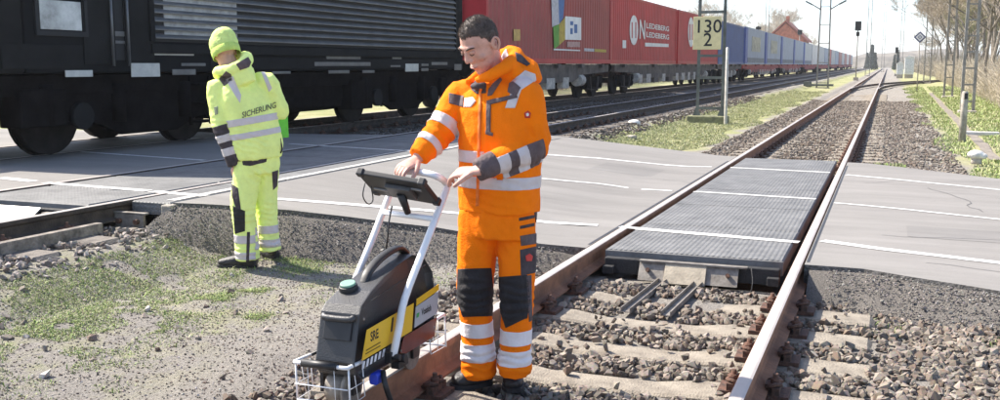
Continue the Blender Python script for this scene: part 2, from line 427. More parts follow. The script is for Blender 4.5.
# earth and asphalt-crumb banks where the road stops
M_CRUMB = mat('asphalt_crumb_bank', (.16, .145, .128), .95, var=.3, scale=90, bump=.6, bscale=110, col2=(.06, .054, .048), detail=9)
def bank(name, xs, drop_w, side):
    mb = MB(); vs = []; K = 6
    ef = near_y if side < 0 else far_y
    for x in xs:
        e = float(ef(x)); zr = float(road_z(x)) - .014
        w = drop_w(x)
        for j in range(K + 1):
            t = j / K; y = e + side * (-.06 + w * t)
            g = float(ground_z(np.array([x]), np.array([e + side * (w + .05)]))[0]) - .03
            z = zr + (g - zr) * (t ** 1.25) + .03 * noise.noise(Vector((x * 6, y * 6, 2))) * (1 if j > 1 else .15)
            vs.append((x, y, z))
    fs = [(i * (K + 1) + j, (i + 1) * (K + 1) + j, (i + 1) * (K + 1) + j + 1, i * (K + 1) + j + 1) for i in range(len(xs) - 1) for j in range(K)]
    mb.add(vs, fs, 0, True); o = mb.build(name, M_CRUMB); structure(o); return o
bank('road_bank', np.arange(-4.22, -.84, .06), lambda x: .22 + .35 * np.clip((-x - .8) / 2.5, 0, 1), -1)
bank('road_bank', np.arange(.84, 6, .06), lambda x: .5, -1)
bank('road_bank', np.arange(-4.2, -.85, .1), lambda x: .35, 1)
bank('road_bank', np.arange(.85, 7, .1), lambda x: .35, 1)

# ================================================================ rails and sleepers
M_RUST = mat('rusty_rail_side', (.31, .145, .075), .85, var=.3, scale=6, bump=.3, bscale=40, col2=(.16, .075, .042))
M_RAILTOP = mat('polished_rail_head', (.40, .36, .33), .6, metal=.2, var=.08, scale=3)
M_DRUST = mat('dark_rail_side', (.06, .045, .036), .85, var=.3, scale=6, bump=.3)
M_CONC = mat('weathered_concrete', (.40, .36, .30), .9, var=.2, scale=5, bump=.5, bscale=70)
M_SLEEP = mat('concrete_sleeper', (.30, .262, .208), .9, var=.22, scale=9, bump=.6, bscale=90, col2=(.17, .145, .115), detail=9)
M_DSLEEP = mat('oily_main_line_sleeper', (.20, .175, .15), .9, var=.3, scale=7, bump=.5, col2=(.09, .078, .068))
M_CLIP = mat('rusty_fastening', (.14, .065, .04), .85, var=.35, scale=30, bump=.5, col2=(.045, .028, .02))
RAIL = [(-.07, -.154), (.07, -.154), (.07, -.143), (.02, -.127), (.009, -.115), (.009, -.052), (.02, -.042), (.035, -.034), (.036, -.012),
        (.031, -.003), (.02, 0), (-.02, 0), (-.031, -.003), (-.036, -.012), (-.035, -.034), (-.02, -.042), (-.009, -.052), (-.009, -.115), (-.02, -.127), (-.07, -.143)]
def rail(parent, path, side_mat, z0=0.0, name='rail'):
    """rail section swept along a path of (x, y)"""
    mb = MB(); k = len(RAIL); vs = []
    for i, (x, y) in enumerate(path):
        a = Vector(path[max(i - 1, 0)]); b = Vector(path[min(i + 1, len(path) - 1)]); t = (b - a).normalized()
        for u, w in RAIL: vs.append((x + u * t.y, y - u * t.x, z0 + w))
    for i in range(len(path) - 1):
        for j in range(k):
            jj = (j + 1) % k; mi = 1 if j in (9, 10, 11) else 0
            mb.f.append([i * k + j, i * k + jj, (i + 1) * k + jj, (i + 1) * k + j]); mb.m.append(mi); mb.sm.append(False)
    mb.v += vs
    mb.f.append(list(range(k))[::-1]); mb.m.append(0); mb.sm.append(False)
    return mb.build(name, [side_mat, M_RAILTOP], parent)
def sleeper_mesh():
    """concrete sleeper: wide flat rail seats, lower narrow waist"""
    mb = MB(); vs = []; S = [(-1.3, .10, -.215), (-1.27, .135, -.188), (-.95, .14, -.186), (-.5, .135, -.188), (-.28, .11, -.212), (.28, .11, -.212), (.5, .135, -.188), (.95, .14, -.186), (1.27, .135, -.188), (1.3, .10, -.215)]
    for x, w, z in S: vs += [(x, -w - .02, -.36), (x, -w, z - .012), (x, -w + .02, z), (x, w - .02, z), (x, w, z - .012), (x, w + .02, -.36)]
    fs = [(i * 6 + j, i * 6 + j + 1, i * 6 + j + 7, i * 6 + j + 6) for i in range(len(S) - 1) for j in range(5)] + [(0, 1, 2, 3, 4, 5), tuple(range(54, 60))[::-1]]
    mb.add(vs, fs); me = mb.mesh('sleeper'); bm = bmesh.new(); bm.from_mesh(me); bmesh.ops.recalc_face_normals(bm, faces=bm.faces); bm.to_mesh(me); bm.free(); return me
SLEEP_ME = {0: sleeper_mesh(), 1: None}
SLEEP_ME[1] = SLEEP_ME[0].copy(); SLEEP_ME[0].materials.append(M_SLEEP); SLEEP_ME[1].materials.append(M_DSLEEP)
def clip_mesh():
    """one rail seat: rib plate, two spring clamps and bolts"""
    mb = MB(); mb.box((0, 0, -.173), (.33, .16, .022))
    for s in (-1, 1):
        mb.box((s * .105, 0, -.145), (.035, .15, .036)); mb.box((s * .078, 0, -.13), (.05, .075, .018))
        mb.cyl((s * .098, 0, -.14), (s * .098, 0, -.075), .013, 6); mb.cyl((s * .098, 0, -.125), (s * .098, 0, -.098), .024, 6)
        mb.tube([(s * .06, -.06, -.132), (s * .10, -.062, -.112), (s * .125, -.03, -.12), (s * .10, 0, -.112), (s * .125, .03, -.12), (s * .10, .062, -.112), (s * .06, .06, -.132)], .011, 5)
    me = mb.mesh('rail_fastening'); bm = bmesh.new(); bm.from_mesh(me); bmesh.ops.recalc_face_normals(bm, faces=bm.faces); bm.to_mesh(me); bm.free(); me.materials.append(M_CLIP); return me
CLIP_ME = clip_mesh()
def sleepers(parent, cx, z0, ys, kind, clips_to):
    for y in ys:
        s = bpy.data.objects.new('sleeper', SLEEP_ME[kind]); COL.objects.link(s); s.parent = parent
        s.matrix_parent_inverse = wmat(parent).inverted()
        s.location = (cx + random.uniform(-.02, .02), y, z0 + random.uniform(-.006, .004)); s.rotation_euler = (0, 0, random.uniform(-.012, .012))
        if y < clips_to:
            for q in (-HG, HG):
                c = bpy.data.objects.new('rail_fastening', CLIP_ME); COL.objects.link(c); c.parent = s; c.location = (cx + q - s.location.x, 0, z0 - s.location.z)
siding = thing('siding_track', 'near single track with rusty rails on pale concrete sleepers in ballast', 'railway track', (0, 5, -.2))
YR = [.5, 30, 60, 120, 260, 420]
for s in (-HG, HG): rail(siding, [(s, y) for y in YR], M_RUST)
ys = [4.70 + .578 * k for k in range(-5, 4)] + [15.45 + .6 * k for k in range(70)]
sleepers(siding, 0, 0, ys, 0, 24)
main1 = thing('main_line_track', 'main line track without a train, between grass strip and freight train', 'railway track', (MAIN, 5, .05))
for s in (-HG, HG): rail(main1, [(MAIN + s, y) for y in [-4] + YR], M_DRUST, ZM)
sleepers(main1, MAIN, ZM, [1.6 + .6 * k for k in range(8)] + [15.2 + .6 * k for k in range(75)], 1, 26)
main2 = thing('main_line_track', 'main line track that the freight train runs on', 'railway track', (FAR, 5, .05))
for s in (-HG, HG): rail(main2, [(FAR + s, y) for y in [-4] + YR], M_DRUST, ZM)
sleepers(main2, FAR, ZM, [14.3 + .6 * k for k in range(60)], 1, 22)
# turnout far down the siding: rails that branch off to the right
branch = thing('branching_track', 'distant pair of rails branching off the near track to the right', 'railway track', (2, 78, -.2))
for off in (-HG, HG):
    rail(branch, [(off + .05 + (y - 62) ** 2 * .0042, y) for y in range(62, 104, 4)], M_DRUST, .005)
# guard timber lying along the main track beside the bank
gb = MB(); gb.bar((-4.5, 1.5, .09), (-4.5, 6.05, .09), .07, .10)
tag(gb.build('guard_timber', mat('grey_weathered_timber', (.22, .19, .16), .9, var=.3, scale=12, bump=.5), bevel=.006), 'low weathered beam lying on stones along the main line rail', 'beam')
# ================================================================ rubber crossing decks
def rubber_mat():
    m = bpy.data.materials.new('studded_rubber'); m.use_nodes = True; n = m.node_tree.nodes; l = m.node_tree.links; b = n['Principled BSDF']
    g = n.new('ShaderNodeNewGeometry'); b.inputs['Roughness'].default_value = .7
    nz = n.new('ShaderNodeTexNoise'); nz.inputs['Scale'].default_value = 3.0; nz.inputs['Detail'].default_value = 12; nz.inputs['Roughness'].default_value = .82
    l.new(g.outputs['Position'], nz.inputs['Vector'])
    r = n.new('ShaderNodeValToRGB'); r.color_ramp.elements[0].position = .35; r.color_ramp.elements[1].position = .68
    r.color_ramp.elements[0].color = (.075, .075, .074, 1); r.color_ramp.elements[1].color = (.19, .188, .182, 1)
    l.new(nz.outputs['Fac'], r.inputs['Fac']); l.new(r.outputs[0], b.inputs['Base Color'])
    # round studs in rows
    mp = n.new('ShaderNodeMapping'); mp.inputs['Scale'].default_value = (26, 26, 26); l.new(g.outputs['Position'], mp.inputs['Vector'])
    vo = n.new('ShaderNodeTexVoronoi'); vo.inputs['Randomness'].default_value = 0.0; vo.inputs['Scale'].default_value = 1.0; l.new(mp.outputs[0], vo.inputs['Vector'])
    mr = n.new('ShaderNodeMapRange'); mr.inputs['From Min'].default_value = .25; mr.inputs['From Max'].default_value = .42; mr.inputs['To Min'].default_value = 1; mr.inputs['To Max'].default_value = 0
    l.new(vo.outputs['Distance'], mr.inputs['Value'])
    bp = n.new('ShaderNodeBump'); bp.inputs['Strength'].default_value = .8; bp.inputs['Distance'].default_value = .006
    l.new(mr.outputs[0], bp.inputs['Height']); l.new(bp.outputs[0], b.inputs['Normal'])
    return m
M_RUB = rubber_mat()
def deck(label, x0, x1, z, pitch=1.2, y_off=0.0):
    d = thing('crossing_deck', label, 'crossing deck', ((x0 + x1) / 2, 10, z))
    ya, yb = float(near_y((x0 + x1) / 2)) + y_off, float(far_y((x0 + x1) / 2)); k = round((yb - ya) / pitch)
    for i in range(k):
        a = ya + (yb - ya) * i / k + .007; b = ya + (yb - ya) * (i + 1) / k - .007
        mb = MB(); h = .11 + .004 * (i % 2)
        # chamfered top rim
        sa = (float(near_y(x0)) - float(near_y((x0 + x1) / 2)), float(near_y(x1)) - float(near_y((x0 + x1) / 2)))
        q = .012
        vs = []
        for ins, zz in ((0, z - h), (0, z - q), (q, z)):
            vs += [(x0 + ins, a + ins + sa[0] * 0, zz), (x1 - ins, a + ins, zz), (x1 - ins, b - ins, zz), (x0 + ins, b - ins, zz)]
        mb.add(vs, [(0, 3, 2, 1), (8, 9, 10, 11)] + [(4 * r_ + i_, 4 * r_ + (i_ + 1) % 4, 4 * r_ + 4 + (i_ + 1) % 4, 4 * r_ + 4 + i_) for r_ in (0, 1) for i_ in range(4)])
        mb.build('rubber_panel', M_RUB, d)
    return d
d0 = deck('dark studded rubber deck between the rails of the near single track', -.655, .655, -.004, 1.34, .03)
for pts in ([(614, 226.8), (800, 242.3)], [(690, 191.3), (818, 199.3)], [(735, 167.6), (829, 172.4)]):
    A, B = [on_z(*p, 0) for p in pts]; A += (B - A) * ((-.65 - A.x) / (B.x - A.x)); B = A + (B - A) * ((.65 - A.x) / (B.x - A.x))
    mb = MB(); w = .05 if pts[0][0] != 690 else .028
    mb.add([(A.x, A.y - w, .0005), (B.x, B.y - w, .0005), (B.x, B.y + w, .0005), (A.x, A.y + w, .0005)], [(0, 1, 2, 3)])
    mb.build('painted_line', M_PAINT, d0)
deck('dark rubber deck between the rails of the free main line track', MAIN - .655, MAIN + .655, ZM - .006, .9, .04)
deck('narrow rubber deck strip outside the free main line track', MAIN + HG + .05, -4.24, ZM - .006, 1.8, .05)
deck('rubber deck under the freight train locomotive', FAR - .655, FAR + .655, ZM - .006, .9, .04)
# seal strips in the gaps between the rails and the road
# steel ramp plates in front of the decks
M_GALV = mat('galvanised_steel', (.27, .245, .21), .6, metal=.15, var=.2, scale=14, bump=.15, bscale=50, col2=(.13, .11, .09))
M_PLATE = mat('sandy_steel_plate', (.40, .345, .26), .7, metal=.1, var=.15, scale=9, bump=.15)
M_BLK = mat('black_rubber_edge', (.02, .02, .021), .75, var=.3, scale=9, bump=.3)
t = thing('deck_end_ramp', 'steel end stop with tan plate and two channel bars before rubber deck', 'end stop', (0, 7.05, -.2))
eb = MB(); eb.box((0, 7.13, -.115), (1.28, .07, .12)); eb.build('end_beam', M_BLK, t, bevel=.008)
eb = MB(); eb.box((.03, 7.065, -.052), (.78, .05, .012)); eb.build('top_flange', M_GALV, t)
eb = MB(); eb.prism([(7.085, -.06), (7.065, -.06), (6.99, -.185), (7.02, -.185)], -.36, .36, 'x'); eb.build('angle_plate', M_GALV, t)
eb = MB(); eb.prism([(7.07, -.052), (7.055, -.046), (6.965, -.19), (6.985, -.19)], -.165, .135, 'x'); eb.build('tan_plate', M_PLATE, t, bevel=.002)
for sx in (-.29, .29):
    eb = MB(); c = Vector((sx, 7.028, -.115)); eb.cyl(c, c + Vector((0, -.02, .008)), .016, 8); eb.build('bolt', M_CLIP, t)
for sx in (-.175, .085):
    eb = MB(); a = Vector((sx, 7.0, -.178)); b = Vector((sx - .03, 6.02, -.172))
    eb.bar(a + Vector((-.03, 0, 0)), b + Vector((-.03, 0, 0)), .007, .034); eb.bar(a + Vector((.03, 0, 0)), b + Vector((.03, 0, 0)), .007, .034); eb.bar(a - Vector((0, 0, .012)), b - Vector((0, 0, .012)), .056, .006)
    eb.build('channel_bar', M_GALV, t)
eb = MB(); eb.tube(spline([(.45, 7.05, -.05), (.47, 6.98, -.13), (.465, 6.95, -.2)], 4), .005, 5); eb.build('loose_wire', M_BLK, t)
for s in (-1, 1):
    eb = MB(); eb.box((s * .60, 7.10, -.14), (.085, .12, .06)); eb.build('deck_clamp', M_BLK, t, bevel=.006)
t = thing('deck_end_ramp', 'steel end stop with pale plate before the main line rubber deck', 'end stop', (MAIN, 6.1, .05))
yE = float(near_y(MAIN)) + .04
eb = MB(); eb.box((MAIN, yE - .02, .135), (1.3, .07, .12)); eb.build('end_beam', M_BLK, t, bevel=.008)
eb = MB(); eb.prism([(yE - .06, .20), (yE - .075, .206), (yE - .30, .05), (yE - .28, .05)], MAIN - .3, MAIN + .22, 'x'); eb.build('ramp_plate', mat('pale_zinc_plate', (.55, .54, .52), .5, metal=.4, var=.1), t)
eb = MB(); eb.box((MAIN + .42, yE - .1, .13), (.28, .06, .09)); eb.build('angle_plate', M_GALV, t, bevel=.006)
t = thing('deck_bracket', 'small galvanised bracket bolted under the deck corner by the bank', 'bracket', (-4.55, 6.4, .05))
bx, by = -4.52, float(near_y(-4.5)) - .08
eb = MB(); eb.box((bx, by, .165), (.34, .05, .016)); eb.box((bx, by - .01, .10), (.30, .03, .11)); eb.box((bx, by - .05, .045), (.36, .12, .014)); eb.build('bracket_body', M_GALV, t, bevel=.004)
for q in (-.09, .09):
    eb = MB(); eb.cyl((bx + q, by - .02, .10), (bx + q, by - .06, .10), .022, 8); eb.build('bolt', M_CLIP, t)
eb = MB(); eb.box((-4.24, float(near_y(-4.24)) + .0, .08), (.10, .16, .30))
tag(eb.build('corner_block', M_CONC, bevel=.012), 'upright concrete block at the corner of the road bank', 'concrete block')

# ================================================================ ballast
def stone_bank(nb=14):
    out = []
    r = np.random.default_rng(3)
    for k in range(nb):
        bm = bmesh.new()
        for _ in range(11):
            d = r.normal(size=3); d /= np.linalg.norm(d); d *= r.uniform(.8, 1.0); bm.verts.new(d * np.array([1, r.uniform(.65, .95), r.uniform(.5, .8)]))
        bmesh.ops.convex_hull(bm, input=bm.verts); bmesh.ops.triangulate(bm, faces=bm.faces)
        bm.verts.ensure_lookup_table(); bm.verts.index_update()
        used = sorted({v.index for f in bm.faces for v in f.verts}); mp = {u: i for i, u in enumerate(used)}
        V = np.array([bm.verts[u].co[:] for u in used]); Fc = np.array([[mp[v.index] for v in f.verts] for f in bm.faces]); bm.free(); out.append((V, Fc))
    return out
STONES = stone_bank()
def scatter_stones(name, P, S, palette, label=None, seed=1):
    r = np.random.default_rng(seed); N = len(P); which = r.integers(0, len(STONES), N); Vs = []; Fs = []; Cs = []; o = 0
    pal = np.array(palette)
    for k, (V, Fc) in enumerate(STONES):
        ii = np.where(which == k)[0]; n = len(ii)
        if not n: continue
        a = r.uniform(0, 2 * np.pi, (n, 3)); a[:, :2] = r.normal(0, .6, (n, 2))
        c, s = np.cos(a), np.sin(a); Z = np.zeros(n); O = np.ones(n)
        Rx = np.stack([O, Z, Z, Z, c[:, 0], -s[:, 0], Z, s[:, 0], c[:, 0]], -1).reshape(n, 3, 3)
        Ry = np.stack([c[:, 1], Z, s[:, 1], Z, O, Z, -s[:, 1], Z, c[:, 1]], -1).reshape(n, 3, 3)
        Rz = np.stack([c[:, 2], -s[:, 2], Z, s[:, 2], c[:, 2], Z, Z, Z, O], -1).reshape(n, 3, 3)
        W = np.einsum('nij,vj->nvi', Rz @ Ry @ Rx, V) * S[ii, None, None] + P[ii, None, :]
        Vs.append(W.reshape(-1, 3)); Fs.append((Fc[None] + (np.arange(n) * len(V))[:, None, None] + o).reshape(-1, 3)); o += n * len(V)
        col = pal[r.integers(0, len(pal), n)] * r.uniform(.75, 1.2, (n, 1)); Cs.append(np.repeat(col, len(V), 0))
    me = np_mesh(name, np.concatenate(Vs), np.concatenate(Fs), np.concatenate(Cs))
    ob = stuff(link(name, me, vcol_mat('ballast_stone', .9, .2)))
    if label: tag(ob, label, 'stones')
    return ob
PAL = [(.195, .160, .126), (.232, .194, .154), (.148, .119, .093), (.265, .228, .186), (.172, .127, .094), (.126, .107, .089), (.208, .180, .148)]
DPAL = [(.10, .085, .072), (.13, .11, .09), (.085, .07, .06), (.16, .135, .115), (.12, .085, .06)]
def zone(n, x0, x1, y0, y1, seed):
    r = np.random.default_rng(seed); return r.uniform(x0, x1, n), r.uniform(y0, y1, n), r
X, Y, r = zone(26000, -1.55, 3.7, 2.6, 7.12, 11)
in_sleep = (np.abs(((Y - 4.70 + .289) % .578) - .289) < .15) & (np.abs(X) < 1.32)
keep = (np.abs(np.abs(X) - HG) > .10) & (Y < near_y(X) - .05 - np.where(X > .8, .22, 0)) & ~(in_sleep & (r.random(len(X)) > .035))
ch = (np.abs(X + .19) < .05) | (np.abs(X - .07) < .05); keep &= ~(ch & (Y > 5.95))
keep &= ~((np.abs(X) < .7) & (Y > 6.93))
keep &= ~((X < -1.15) & (r.random(len(X)) < (-1.15 - X) / .4 * .8)) & ~((X > 2.6) & (Y > 5.6) & (r.random(len(X)) < .45))
X, Y = X[keep], Y[keep]; S = r.uniform(.016, .038, len(X)) * (1 + .4 * (r.random(len(X)) > .85))
inb = np.abs(X) < 1.35
Z = ground_z(X, Y) + S * .30 + np.where(inb, r.uniform(-.004, .022, len(X)), 0)
Z = np.where(in_sleep[keep], -.186 + S * .35, Z)
Z = np.where(inb & (np.abs(X) < .7), np.minimum(Z, -.19 + S * .2), Z)
Z = np.where((X > -.74) & (X < -.22) & (Y > 4.08) & (Y < 4.52), np.minimum(Z, -.222 + S * .2), Z)
scatter_stones('ballast', np.stack([X, Y, Z], -1), S, PAL, 'brown grey ballast stones around the near track before the road', 21)
# beyond the road
X, Y, r = zone(30000, -1.7, 2.45, 15.2, 46, 12); Y = 15.2 + (Y - 15.2) ** 1.35 / 30.8 ** .35
in_sleep = (np.abs(((Y - 15.45 + .3) % .6) - .3) < .13) & (np.abs(X) < 1.32)
keep = (np.abs(np.abs(X) - HG) > .09) & ~in_sleep & ~((X > 1.9) & (r.random(len(X)) < .5)) & (Y > far_y(X) + .15)
X, Y = X[keep], Y[keep]; S = r.uniform(.022, .045, len(X)) * (1 + .012 * (Y - 15))
Z = np.where(np.abs(X) < 1.4, -.205, ground_z(X, Y)) + S * .2
scatter_stones('ballast', np.stack([X, Y, Z], -1), S, PAL, 'paler ballast stones along the near track beyond the road', 22)
# main line: left of the road (near) and beyond it
X, Y, r = zone(7000, -6.3, -3.35, 2.0, 6.7, 13)
in_sleep = (np.abs(((Y - 1.6 + .3) % .6) - .3) < .15) & (np.abs(X - MAIN) < 1.32)
keep = (np.abs(np.abs(X - MAIN) - HG) > .10) & ~in_sleep & (Y < near_y(X) - .05) & ~((X > -4.15) & (r.random(len(X)) < (X + 4.15) / .4 + .15))
X, Y = X[keep], Y[keep]; S = r.uniform(.018, .04, len(X)); Z = ground_z(X, Y) + S * .3 + np.where(X < -4.1, .015, 0)
scatter_stones('ballast', np.stack([X, Y, Z], -1), S, [(.20, .17, .145), (.27, .235, .205), (.15, .12, .10), (.33, .29, .26)], 'dark ballast stones of the main line before the road', 23)
X, Y, r = zone(26000, -11.5, -3.72, 13.6, 44, 14); Y = 13.6 + (Y - 13.6) ** 1.3 / 30.4 ** .3
in_sleep = (np.abs(((Y - 15.2 + .3) % .6) - .3) < .14) & (np.abs(X - MAIN) < 1.32)
keep = (np.abs(np.abs(X - MAIN) - HG) > .09) & ~in_sleep & (Y > far_y(X) + .1)
X, Y = X[keep], Y[keep]; S = r.uniform(.025, .05, len(X)) * (1 + .01 * (Y - 15)); Z = ground_z(X, Y) + S * .3
scatter_stones('ballast', np.stack([X, Y, Z], -1), S, DPAL, 'dark brown ballast stones of the main line beyond the road', 24)
# loose stones on the trodden ground
X, Y, r = zone(15000, -4.0, -1.2, 2.6, 7.0, 15); S = r.uniform(.003, .010, len(X)); keep = Y < near_y(X) - .1
big = r.random(len(X)) > .994; S = np.where(big, r.uniform(.02, .045, len(X)), S); X, Y, S = X[keep], Y[keep], S[keep]
scatter_stones('gravel', np.stack([X, Y, ground_z(X, Y) + S * .2], -1), S, PAL + [(.42, .39, .35)], 'loose gravel on the trodden ground left of the near track', 25)
# asphalt crumbs on the banks
X, Y, r = zone(34000, -4.2, 4.2, 6.0, 7.3, 16); e = near_y(X); w = np.where(X < 0, .22 + .35 * np.clip((-X - .8) / 2.5, 0, 1), .5)
tt = (e - Y) / w; keep = (tt > .05) & (tt < 1.25) & (np.abs(X) > .95); X, Y, tt = X[keep], Y[keep], tt[keep]; S = r.uniform(.004, .011, len(X)) * (1 + .8 * (r.random(len(X)) > .95))
gz = ground_z(X, Y); Z = np.maximum(gz, road_z(X) - .014 + (gz - .03 - road_z(X) + .014) * np.clip(tt, 0, 1) ** 1.25) + S * .1
scatter_stones('asphalt_crumbs', np.stack([X, Y, Z], -1), S, [(.17, .155, .14), (.21, .19, .17), (.12, .11, .10), (.27, .245, .22)], 'dark asphalt crumbs on the banks at the road edge', 26)

# ================================================================ grass
def grass(name, P, H, palette, label, seed, lean=.6, wid=.0035):
    r = np.random.default_rng(seed); N = len(P); a = r.uniform(0, 2 * np.pi, N); d = np.stack([np.cos(a), np.sin(a), np.zeros(N)], -1)
    s = np.stack([-d[:, 1], d[:, 0], np.zeros(N)], -1); ln = r.uniform(.1, lean, N)[:, None]; h = H[:, None]; w = (wid * r.uniform(.6, 1.4, N) * (H / .05) ** .5)[:, None]; up = np.array([[0, 0, 1.0]])
    b0 = P - s * w; b1 = P + s * w; m0 = P + up * h * .6 + d * h * ln * .4 - s * w * .7; m1 = m0 + s * w * 1.4; tp = P + up * h * (1 - .3 * ln) + d * h * ln * 1.1
    V = np.stack([b0, b1, m1, m0, tp], 1).reshape(-1, 3); base = (np.arange(N) * 5)[:, None]
    Fc = np.concatenate([base + np.array([[0, 1, 2]]), base + np.array([[0, 2, 3]]), base + np.array([[3, 2, 4]])])
    pal = np.array(palette); col = pal[r.integers(0, len(pal), N)] * r.uniform(.7, 1.25, (N, 1))
    me = np_mesh(name, V, Fc, np.repeat(col, 5, 0)); return tag(stuff(link(name, me, vcol_mat('grass_blade', .75, .25))), label, 'grass')
GREEN = [(.24, .33, .07), (.31, .40, .11), (.18, .25, .06), (.38, .42, .17), (.40, .38, .20)]
def clumps(nc, per, cx, cy, sig, r):
    k = r.integers(0, len(cx), 0)
    X = np.concatenate([r.normal(cx[i], sig[i], per[i]) for i in range(nc)]); Y = np.concatenate([r.normal(cy[i], sig[i], per[i]) for i in range(nc)])
    return X, Y
r = np.random.default_rng(31)
# clumps where the photograph has them, on the ground left of the siding
CL = []
for px, py, s, n in [(165, 240, .16, 500), (190, 238, .2, 700), (205, 246, .25, 800), (150, 250, .2, 500), (175, 256, .25, 700), (200, 262, .22, 600), (130, 262, .2, 500), (110, 278, .25, 500), (150, 284, .22, 600),
                     (290, 254, .16, 700), (312, 258, .14, 600), (300, 268, .10, 420), (285, 262, .1, 400), (330, 252, .15, 400), (215, 298, .07, 380), (60, 290, .3, 700), (90, 300, .25, 500), (30, 312, .3, 700), (60, 330, .14, 350),
                     (150, 330, .06, 220), (255, 290, .06, 200), (45, 345, .25, 500), (20, 335, .2, 350), (110, 318, .2, 350), (190, 318, .15, 250), (258, 318, .05, 120), (70, 355, .2, 300), (230, 275, .1, 200), (170, 300, .2, 350), (260, 245, .15, 400), (120, 246, .15, 300)]:
    p = on_z(px, py, -.16); CL.append((p.x, p.y, s * .95, int(n * 6.5)))
X = np.concatenate([r.normal(c[0], c[2], c[3]) for c in CL]); Y = np.concatenate([r.normal(c[1], c[2] * 1.1, c[3]) for c in CL])
X2, Y2 = r.uniform(-3.95, -1.5, 26000), r.uniform(3.0, 6.9, 26000); q2 = vnoise(X2, Y2, 1.6, 17) * .65 + vnoise(X2, Y2, 5, 18) * .35 > .52; X = np.concatenate([X, X2[q2]]); Y = np.concatenate([Y, Y2[q2]])
keep = (X < -1.15) & (X > -4.0) & (Y < near_y(X) - .12); keep &= vnoise(X, Y, 6, 9) > .36; X, Y = X[keep], Y[keep]
H = r.uniform(.006, .022, len(X)) * (1 + .9 * (r.random(len(X)) > .93)); grass('grass', np.stack([X, Y, ground_z(X, Y) - .004], -1), H, GREEN, 'patchy short grass on the trodden ground by the yellow clad person', 32, 1.3, .0042)
X, Y, r = zone(1500, .95, 3.6, 6.0, 6.75, 33); keep = (vnoise(X, Y, 3, 4) > .52) & (Y < near_y(X) - .2) & (X > 1.2); X, Y = X[keep], Y[keep]
grass('grass', np.stack([X, Y, ground_z(X, Y)], -1), r.uniform(.02, .06, len(X)), GREEN + [(.3, .29, .16)], 'thin grass tufts in ballast below the right road bank', 34, .9)
DRYG = [(.34, .36, .15), (.40, .40, .20), (.44, .42, .25), (.28, .32, .11)]
X, Y, r = zone(80000, -3.9, -1.75, 15.7, 60, 35); Y = 15.7 + (Y - 15.7) ** 1.5 / 44.3 ** .5; lim = (X < -1.95 + .25 * np.sin(Y)) & (X > -3.78 - .08 * np.sin(Y * 1.7))
lim &= vnoise(X, Y, 1.5, 3) > .15; X, Y = X[lim], Y[lim]
grass('grass', np.stack([X, Y, ground_z(X, Y)], -1), r.uniform(.015, .045, len(X)) * (1 + .02 * (Y - 15)), DRYG, 'pale dry grass strip between near track and main line', 36, 1.2, .008)
X, Y, r = zone(90000, 2.2, 7.5, 14.0, 75, 37); Y = 14 + (Y - 14) ** 1.5 / 61 ** .5; lim = (X > 2.4 + .25 * np.sin(Y * .8)) & (Y > far_y(X) + .25) & (vnoise(X, Y, .9, 5) > .2)
lim &= ~((np.abs(X - 3.05 - .012 * (Y - 20)) < .14) & (Y > 18)); X, Y = X[lim], Y[lim]
grass('grass', np.stack([X, Y, ground_z(X, Y)], -1), r.uniform(.02, .065, len(X)) * (1 + .02 * (Y - 14)), GREEN[:4] + DRYG[:2], 'green grass verge with trodden path right of the near track', 38, 1.2, .009)
# greener tufts at the far edge of the rubber deck
X, Y, r = zone(2600, -.62, 1.6, 15.3, 16.6, 39); keep = vnoise(X, Y, 2.2, 8) > .55; X, Y = X[keep], Y[keep]
grass('grass', np.stack([X, Y, np.full(len(X), -.19)], -1), r.uniform(.03, .09, len(X)), GREEN, 'grass growing between the rails at the far end of the deck', 40, .9, .005)
# ================================================================ people
def remesh(mb, voxel, smooth=4, fac=.5):
    me = mb.mesh('tmp'); bm = bmesh.new(); bm.from_mesh(me); bmesh.ops.recalc_face_normals(bm, faces=bm.faces); bm.to_mesh(me); bm.free()
    o = bpy.data.objects.new('tmp', me); COL.objects.link(o)
    m = o.modifiers.new('r', 'REMESH'); m.mode = 'VOXEL'; m.voxel_size = voxel
    if smooth: s = o.modifiers.new('s', 'SMOOTH'); s.factor = fac; s.iterations = smooth
    dg = bpy.context.evaluated_depsgraph_get(); out = bpy.data.meshes.new_from_object(o.evaluated_get(dg))
    bpy.data.objects.remove(o); bpy.data.meshes.remove(me); out.materials.clear()
    out.polygons.foreach_set('use_smooth', np.ones(len(out.polygons), bool)); return out
def crumple(me, amp, folds=(), seed=0, sc=9.0):
    """cloth folds: ridged noise, plus extra creasing near the given points (p, radius, strength, axis)"""
    n = len(me.vertices); co = np.empty(n * 3, np.float32); me.vertices.foreach_get('co', co); co = co.reshape(-1, 3)
    no = np.array([v.normal[:] for v in me.vertices]); d = np.zeros(n)
    off = Vector((seed * 3.1, seed * 1.7, 0))
    for i in range(n):
        p = Vector(co[i]); q = p + off
        w = noise.noise(Vector((q.x * sc, q.y * sc, q.z * sc * .55))); w2 = noise.noise(Vector((q.x * sc * 2.3, q.y * sc * 2.3, q.z * sc * 1.6)))
        w3 = noise.noise(Vector((q.x * sc * 3.1 + q.z * 9, q.y * sc * 3.1, q.z * sc * 2.2))); v = amp * (w * .8 + (.42 - abs(w2)) * .9 + (.35 - abs(w3)) * .55)
        for c, rad, st, ax in folds:
            dd = p - c; k = dd.length / rad
            if k < 1: t = dd.dot(ax); v += st * (1 - k * k) * math.sin(t * 150 + 3.0 * noise.noise(q * 12)) 
        d[i] = v
    co = co + no * d[:, None]; me.vertices.foreach_set('co', co.astype(np.float32).ravel()); me.update()
def shrink_to(me, poly=None): pass
